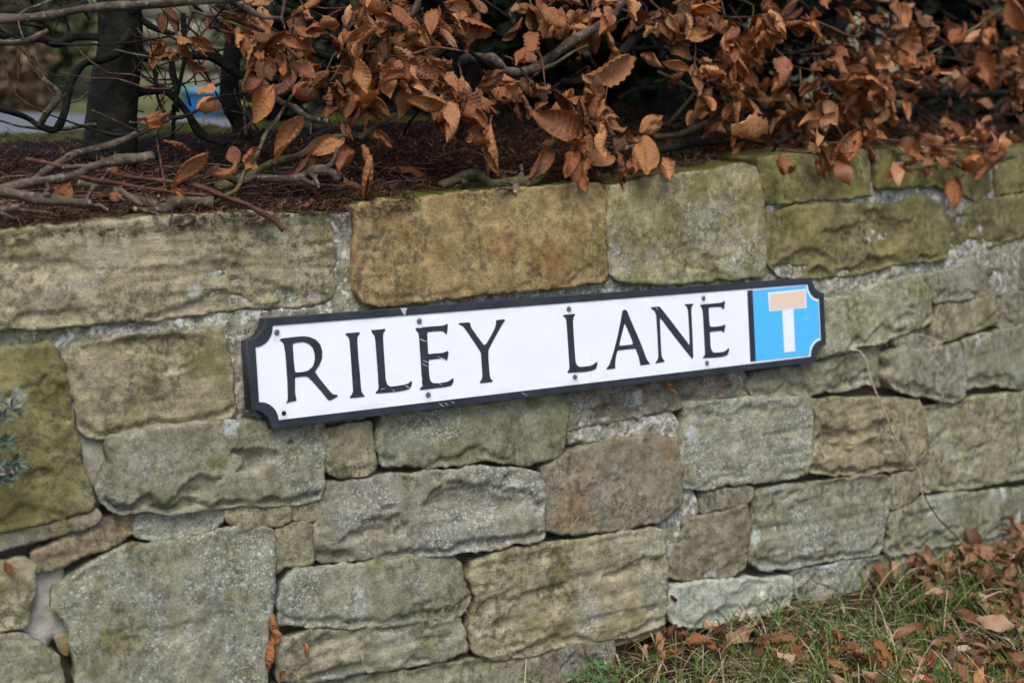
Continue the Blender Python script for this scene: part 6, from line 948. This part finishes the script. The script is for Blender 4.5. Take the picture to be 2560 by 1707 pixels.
for i in range(3600):
    x = random.uniform(.12, 2.1); dy = random.random() ** 1.1 * .85; y = float(foot_y(x)) - dy + .03
    if fbm(x * 3.1 + 9, y * 3.1, 2) * 1.1 + .55 * min(x - .8, .6) - .1 * (dy > .5) < random.uniform(-.7, .55): continue
    p = Vector((x, y, gz(x, y) + random.uniform(.004, .030))); ax = Vector((random.gauss(0, 1), random.gauss(0, 1), random.gauss(0, .25))).normalized(); f = Vector((random.gauss(0, .45), random.gauss(0, .45), random.choice((1, 1, -1))))
    if f.cross(ax).length < .2: continue
    Mx = leaf_matrix(p, ax, f, random.uniform(.032, .062), random.uniform(.6, 1.1)); lit.append((Mx, p))
lit.sort(key=lambda k: (k[1] - CAMV).length); masses = []
for i, (Mx, p) in enumerate(lit):
    if i < 298:
        o = bpy.data.objects.new('fallen_leaf', LEAVES[i % len(LEAVES)]); link(o); o.matrix_world = Mx; tn = random.choice((.4, .55, .7, .85, 1.0, 1.2, 1.6, 2.0)); o['tone'] = tn; tw = 'dark brown' if tn < .75 else ('copper brown' if tn < 1.4 else 'pale tan'); near = float(foot_y(p.x)) - p.y < .16
        tag(o, tw + (' curled leaf fallen close against the foot of the wall' if near else ' curled leaf fallen in the grass away from the wall'), 'fallen leaf', tw + (' leaves at the wall foot' if near else ' leaves in the grass'))
    else: masses.append((Mx, random.choice(LOW)))
if masses: tag(joined('leaf_litter', masses, M['leaflitter']), 'brown leaf litter drifted against the far foot of the wall', 'leaf litter', kind='stuff')
# leaves caught on the wall
wl = ['copper leaf caught in the joint beside the largest block', 'curled brown leaf standing in the lower joint beside the largest block', 'small brown leaf at the bottom edge beside the largest block', 'small rust leaf stuck on the low pale stone', 'orange leaf tucked at the left end of the whitish block', 'tan leaf wedged just under the sign', 'russet leaf curl above the largest block', 'brown leaf clump in the joint at the left edge']
for i, (a, b) in enumerate(WALL_LEAVES):
    a, b = Vector(a), Vector(b); o = bpy.data.objects.new('caught_leaf', LEAVES[(3 * i + 1) % len(LEAVES)]); link(o)
    o.matrix_world = leaf_matrix(a, b - a, CAMV - a + Vector((random.gauss(0, .5), 0, random.gauss(0, .5))), (b - a).length, 1.); o['tone'] = 1.0; tag(o, wl[i], 'leaf', 'leaves caught on the wall')
# a few dead leaves on the wall head
for i in range(26):
    s0 = random.uniform(-.9, 1.2); q0 = random.uniform(.02 if s0 < -.3 else .06, .3); p = Vector(top_pts([s0], soil_z(np.array([s0]), np.array([q0])) + .016, np.array([q0]))[0])
    ax = Vector((random.gauss(0, 1), random.gauss(0, .6), random.gauss(.1, .2))).normalized(); o = bpy.data.objects.new('fallen_leaf', random.choice(LEAVES)); link(o)
    o.matrix_world = leaf_matrix(p, ax, Vector((random.gauss(0, .4), random.gauss(-.5, .4), 1)), random.uniform(.035, .055), .9); o['tone'] = random.choice((.6, .8, 1.0)); tag(o, 'dead brown leaf lying in the litter on the wall head', 'fallen leaf', 'dead leaves on the wall head')
tag(tube('dry_stem', DRY_STEM, .0022, .0013, simple('straw_stem', (.36, .28, .19), (.5, .42, .3), 80, .7, .2), None, 6, 6, .05, None, 1), 'long pale dry stem arching down the wall right of the sign', 'dry stem')
tag(tube('red_runner', RED_TWIG, .0016, .0011, M['bark3'], None, 6, 5, .06, None, 2), 'thin reddish runner trailing from the dry stem to the leaf litter', 'runner')
def straw_tuft(label, s0, h0, n, L, seed):
    R_ = random.Random(seed); it = []
    for i in range(n):
        s = s0 + R_.gauss(0, .04); h = h0 + R_.gauss(0, .004); a = R_.uniform(-1, 1); l = L * R_.uniform(.4, 1.2); pts = []
        for k in range(4): t = k / 3; pts.append(Vector(wall_pts([s + a * l * t], np.array([h + l * .25 * t - l * .5 * t * t]), np.array([.004 + .02 * t]))[0]))
        it.append((pts, R_.uniform(.5, 1)))
    tag(strips('root_tuft', it, M['straw'], .0009), label, 'dry roots')
for i, (lab, s0, h0) in enumerate((('wispy dry roots hanging from the joint under the dark brown stone', .07, -.283), ('dry stalks in the joint left of the big layered block', -.235, -.385), ('cobwebby straw in the joint above the largest block', -.68, -.225), ('dead grass wisps in the joint at the bottom of the long pale stone', -.50, -.425))): straw_tuft(lab, s0, h0, 26, .05, i)

# blue green sprig reaching in from the left
spr = tag(empty('sprig', SPRIG[0]), 'small blue green leafy sprig in front of the tall olive stone', 'plant')
def spr_leaf(b, ax, f, L, mat, k):
    v, fc, _ = leaf_geo(w=.27, curl=.5, roll=.25, fold=.3, twist=.2, nu=2, nv=8, seed=k, pleat=0, wav=.02); A = np.array(leaf_matrix(b, ax, f, L, 1)); mesh_obj('leaf', np.array(v) @ A[:3, :3].T + A[:3, 3], fc, mat, spr)
for i, e in enumerate(SPRIG):
    e = Vector(e); a = e + Vector((-.09, -.005, random.uniform(-.03, .03))); m = (a + e) / 2 + Vector((0, -.006, random.uniform(-.01, .012))); tube('stem', [a, m, e], .0016, .0011, M['straw_twig'], spr, 5, 4, .1, None, i)
    for t, n in ((1, 10), (.9, 7), (.78, 5), (.62, 5)):
        c = a.lerp(e, t) + (m - (a + e) / 2) * (1 - abs(2 * t - 1)); out = ((CAMV - c).normalized() + Vector((random.gauss(.2, .35), 0, random.gauss(0, .35)))).normalized(); u = out.cross(Vector((0, 0, 1))).normalized(); w = out.cross(u)
        for j in range(n):
            th = 2 * math.pi * j / n + random.uniform(-.3, .3); ax = u * math.cos(th) + w * math.sin(th) + out * random.uniform(.1, .8); spr_leaf(c + ax * .001, ax.normalized(), out + Vector((0, 0, .3)), random.uniform(.011, .020), M['sprig'], j)
    for j in range(3): spr_leaf(a.lerp(e, random.uniform(.6, 1)), Vector((random.gauss(.5, .6), random.gauss(-.3, .4), random.gauss(-.4, .5))).normalized(), Vector((.1, -1, .6)), random.uniform(.014, .024), M['straw_twig'], j)
# small clover plant at the foot
clo = tag(empty('clover', (-.04, -.13, gz(-.04, -.13))), 'little green clover plant at the bottom edge beside the pinkish stone', 'plant'); cl = simple('clover_green', (.03, .08, .02), (.06, .13, .035), 60, .6, .1)
for j in range(16):
    b = clo.location + Vector((random.gauss(0, .025), random.gauss(0, .015), random.uniform(.02, .05)))
    for a in (0, 2.1, 4.2):
        v, fc, _ = leaf_geo(w=.85, curl=.2, roll=.2, fold=.2, nu=1, nv=5, seed=j, pleat=0, wav=.01); A = np.array(leaf_matrix(b, Vector((math.cos(a + j), math.sin(a + j), .1)), Vector((random.gauss(0, .3), -.5, 1)), .012, 1)); mesh_obj('leaf', np.array(v) @ A[:3, :3].T + A[:3, 3], fc, cl, clo)

# ------------------------------------------------------------------ what shows behind the hedge
def leaf_cloud(name, c, rad, n, size, mat, parent=None, hollow=.5):
    it = []
    for i in range(n):
        d = Vector((random.gauss(0, 1), random.gauss(0, 1), random.gauss(0, 1))).normalized(); r = hollow + (1 - hollow) * random.random(); k = 1 + .25 * math.sin(d.x * 5 + c[0] * 3) * math.cos(d.z * 6)
        p = Vector((c[0] + d.x * rad[0] * r * k, c[1] + d.y * rad[1] * r * k, max(c[2] + d.z * rad[2] * r * k, .2))); ax = Vector((random.gauss(0, 1), random.gauss(0, 1), random.gauss(0, .7))).normalized(); f = d + Vector((random.gauss(0, .5), random.gauss(0, .5), random.gauss(.3, .5)))
        if f.cross(ax).length < .1: continue
        it.append((leaf_matrix(p, ax, f, size * random.uniform(.6, 1.3), .8), random.choice(LOW)))
    return joined(name, it, mat, parent)
def bush(name, label, cat, r, d, zc, rad, n, size, mat, trunk=True, group=None):
    b = fp(r, d, .15); root = tag(empty(name, b), label, cat, group)
    # radii are given along FR, FW, up
    o = leaf_cloud('foliage', (0, 0, zc), rad, n, size, mat); o.data.transform(Matrix((FR, FW, (0, 0, 1))).transposed().to_4x4()); o.data.transform(Matrix.Translation((b[0], b[1], 0))); adopt(o, root); o['kind'] = 'stuff'
    if trunk: tube('trunk', [(b[0], b[1], .12), (b[0] + .03, b[1], .4), (b[0], b[1], max(.6, zc))], .05, .03, M['bark'], root, 9, 5)
    return root
EG = 'dark evergreens behind the hedge'
bush('evergreen', 'dark evergreen shrub behind the thin left trunk', 'shrub', -.33, 4.3, .85, (.40, .5, .85), 3600, .075, M['evergreen'], group=EG)
bush('evergreen', 'dark evergreen filling the gap above the orange coping stone', 'shrub', .08, 4.0, .85, (.46, .5, .85), 4200, .075, M['evergreen'], group=EG)
bush('evergreen', 'dark evergreen behind the middle of the hedge', 'shrub', .50, 4.1, .85, (.42, .5, .85), 4200, .075, M['evergreen'], group=EG)
bush('evergreen', 'dark evergreen behind the right hand hedge corner', 'shrub', 1.55, 4.6, .9, (.42, .5, .9), 4200, .08, M['evergreen'], group=EG)
bush('evergreen', 'narrow dark evergreen added to darken the gap right of the blue tub', 'shrub', -.74, 4.5, .8, (.17, .3, .8), 2200, .07, M['evergreen'], group=EG)  # extra shrub, added to darken the background behind the thin trunk
gw = tag(empty('garden_wall', fp(0, 11.2, .2)), 'pale coursed stone garden wall across the lane, out of focus', 'wall')
def far_wall():
    z = .2; row = 0
    mesh_obj('core', [Vector(fp(r, d, zz)) for zz in (.15, 2.45) for r, d in ((-3.05, 11.28), (7, 11.28), (7, 11.7), (-3.05, 11.7))], [(0, 1, 5, 4), (1, 2, 6, 5), (2, 3, 7, 6), (3, 0, 4, 7), (4, 5, 6, 7)], M['grout_dark'], gw, False)
    while z < 2.4:
        hh = random.uniform(.13, .2); r = -3.05 + random.uniform(0, .1)
        while r < 7 and row < 14:
            L = random.uniform(.3, .7); e = random.uniform(-.02, .02); b = .02; V = [fp(r + .012, 11.26 + e + b, z + .01), fp(r + L, 11.26 + e + b, z + .01), fp(r + L, 11.26 + e + b, z + hh), fp(r + .012, 11.26 + e + b, z + hh)]
            V += [fp(r + .03, 11.22 + e, z + .028), fp(r + L - .02, 11.22 + e, z + .028), fp(r + L - .02, 11.22 + e, z + hh - .018), fp(r + .03, 11.22 + e, z + hh - .018)]
            V += [fp(r + .012, 11.33, z + .01), fp(r + L, 11.33, z + .01), fp(r + L, 11.33, z + hh), fp(r + .012, 11.33, z + hh)]
            mesh_obj('stone', V, [(4, 5, 6, 7), (0, 1, 5, 4), (1, 2, 6, 5), (2, 3, 7, 6), (3, 0, 4, 7), (8, 9, 1, 0), (9, 10, 2, 1), (10, 11, 3, 2), (11, 8, 0, 3)], M['farstone'], gw, True); r += L + .012
        z += hh; row += 1
far_wall()
# blue tub by the lane
def tub():
    b = fp(-2.12, 9.75, .19); root = tag(empty('tub', b), 'bright blue plastic tub by the lane seen through the bare branches', 'tub')
    bl = simple('blue_plastic', (.008, .105, .27), (.012, .13, .32), 20, .45, .05, 3, .5); k = 28; V = []; prof = [(.120, 0), (.128, .02), (.14, .155), (.158, .157), (.160, .195), (.150, .197), (.144, .19), (.12, .03)]
    for r, z in prof: V += [(b[0] + r * math.cos(2 * math.pi * i / k), b[1] + r * math.sin(2 * math.pi * i / k), b[2] + z) for i in range(k)]
    F = lambda a, c: [(j * k + i, j * k + (i + 1) % k, (j + 1) * k + (i + 1) % k, (j + 1) * k + i) for j in range(a, c) for i in range(k)]
    mesh_obj('body', V, F(0, 2) + [tuple(range(k))[::-1]], bl, root); light = simple('pale_blue_rim', (.06, .22, .34), (.09, .27, .4), 20, .45, .05, 3, .5)
    mesh_obj('rim', V, F(2, 7) + [tuple(7 * k + i for i in range(k))], light, root)
tub()
bush('bank_shrub', 'blurred green shrub on the bank beyond the lane left of the thick trunk', 'shrub', -3.55, 10.7, .95, (.42, .4, .5), 1500, .12, M['shrub'], False)
bush('bank_shrub', 'blurred brown stalks on the verge beyond the lane at far left', 'shrub', -3.9, 10.0, .42, (.7, .4, .38), 1500, .1, M['bracken'], False)
def far_bank():
    r = np.linspace(-60, 60, 60); d = np.array([9.4, 9.9, 11.0, 12, 16, 30]); z = np.array([.2, .22, .24, .9, 1.8, 4.5]); V = [fp(a, b, c + .08 * math.sin(a * 1.3 + b)) for b, c in zip(d, z) for a in r]; n = len(r)
    struct(mesh_obj('far_bank', V, [(j * n + i, j * n + i + 1, (j + 1) * n + i + 1, (j + 1) * n + i) for j in range(len(d) - 1) for i in range(n - 1)], M['field']))
far_bank()
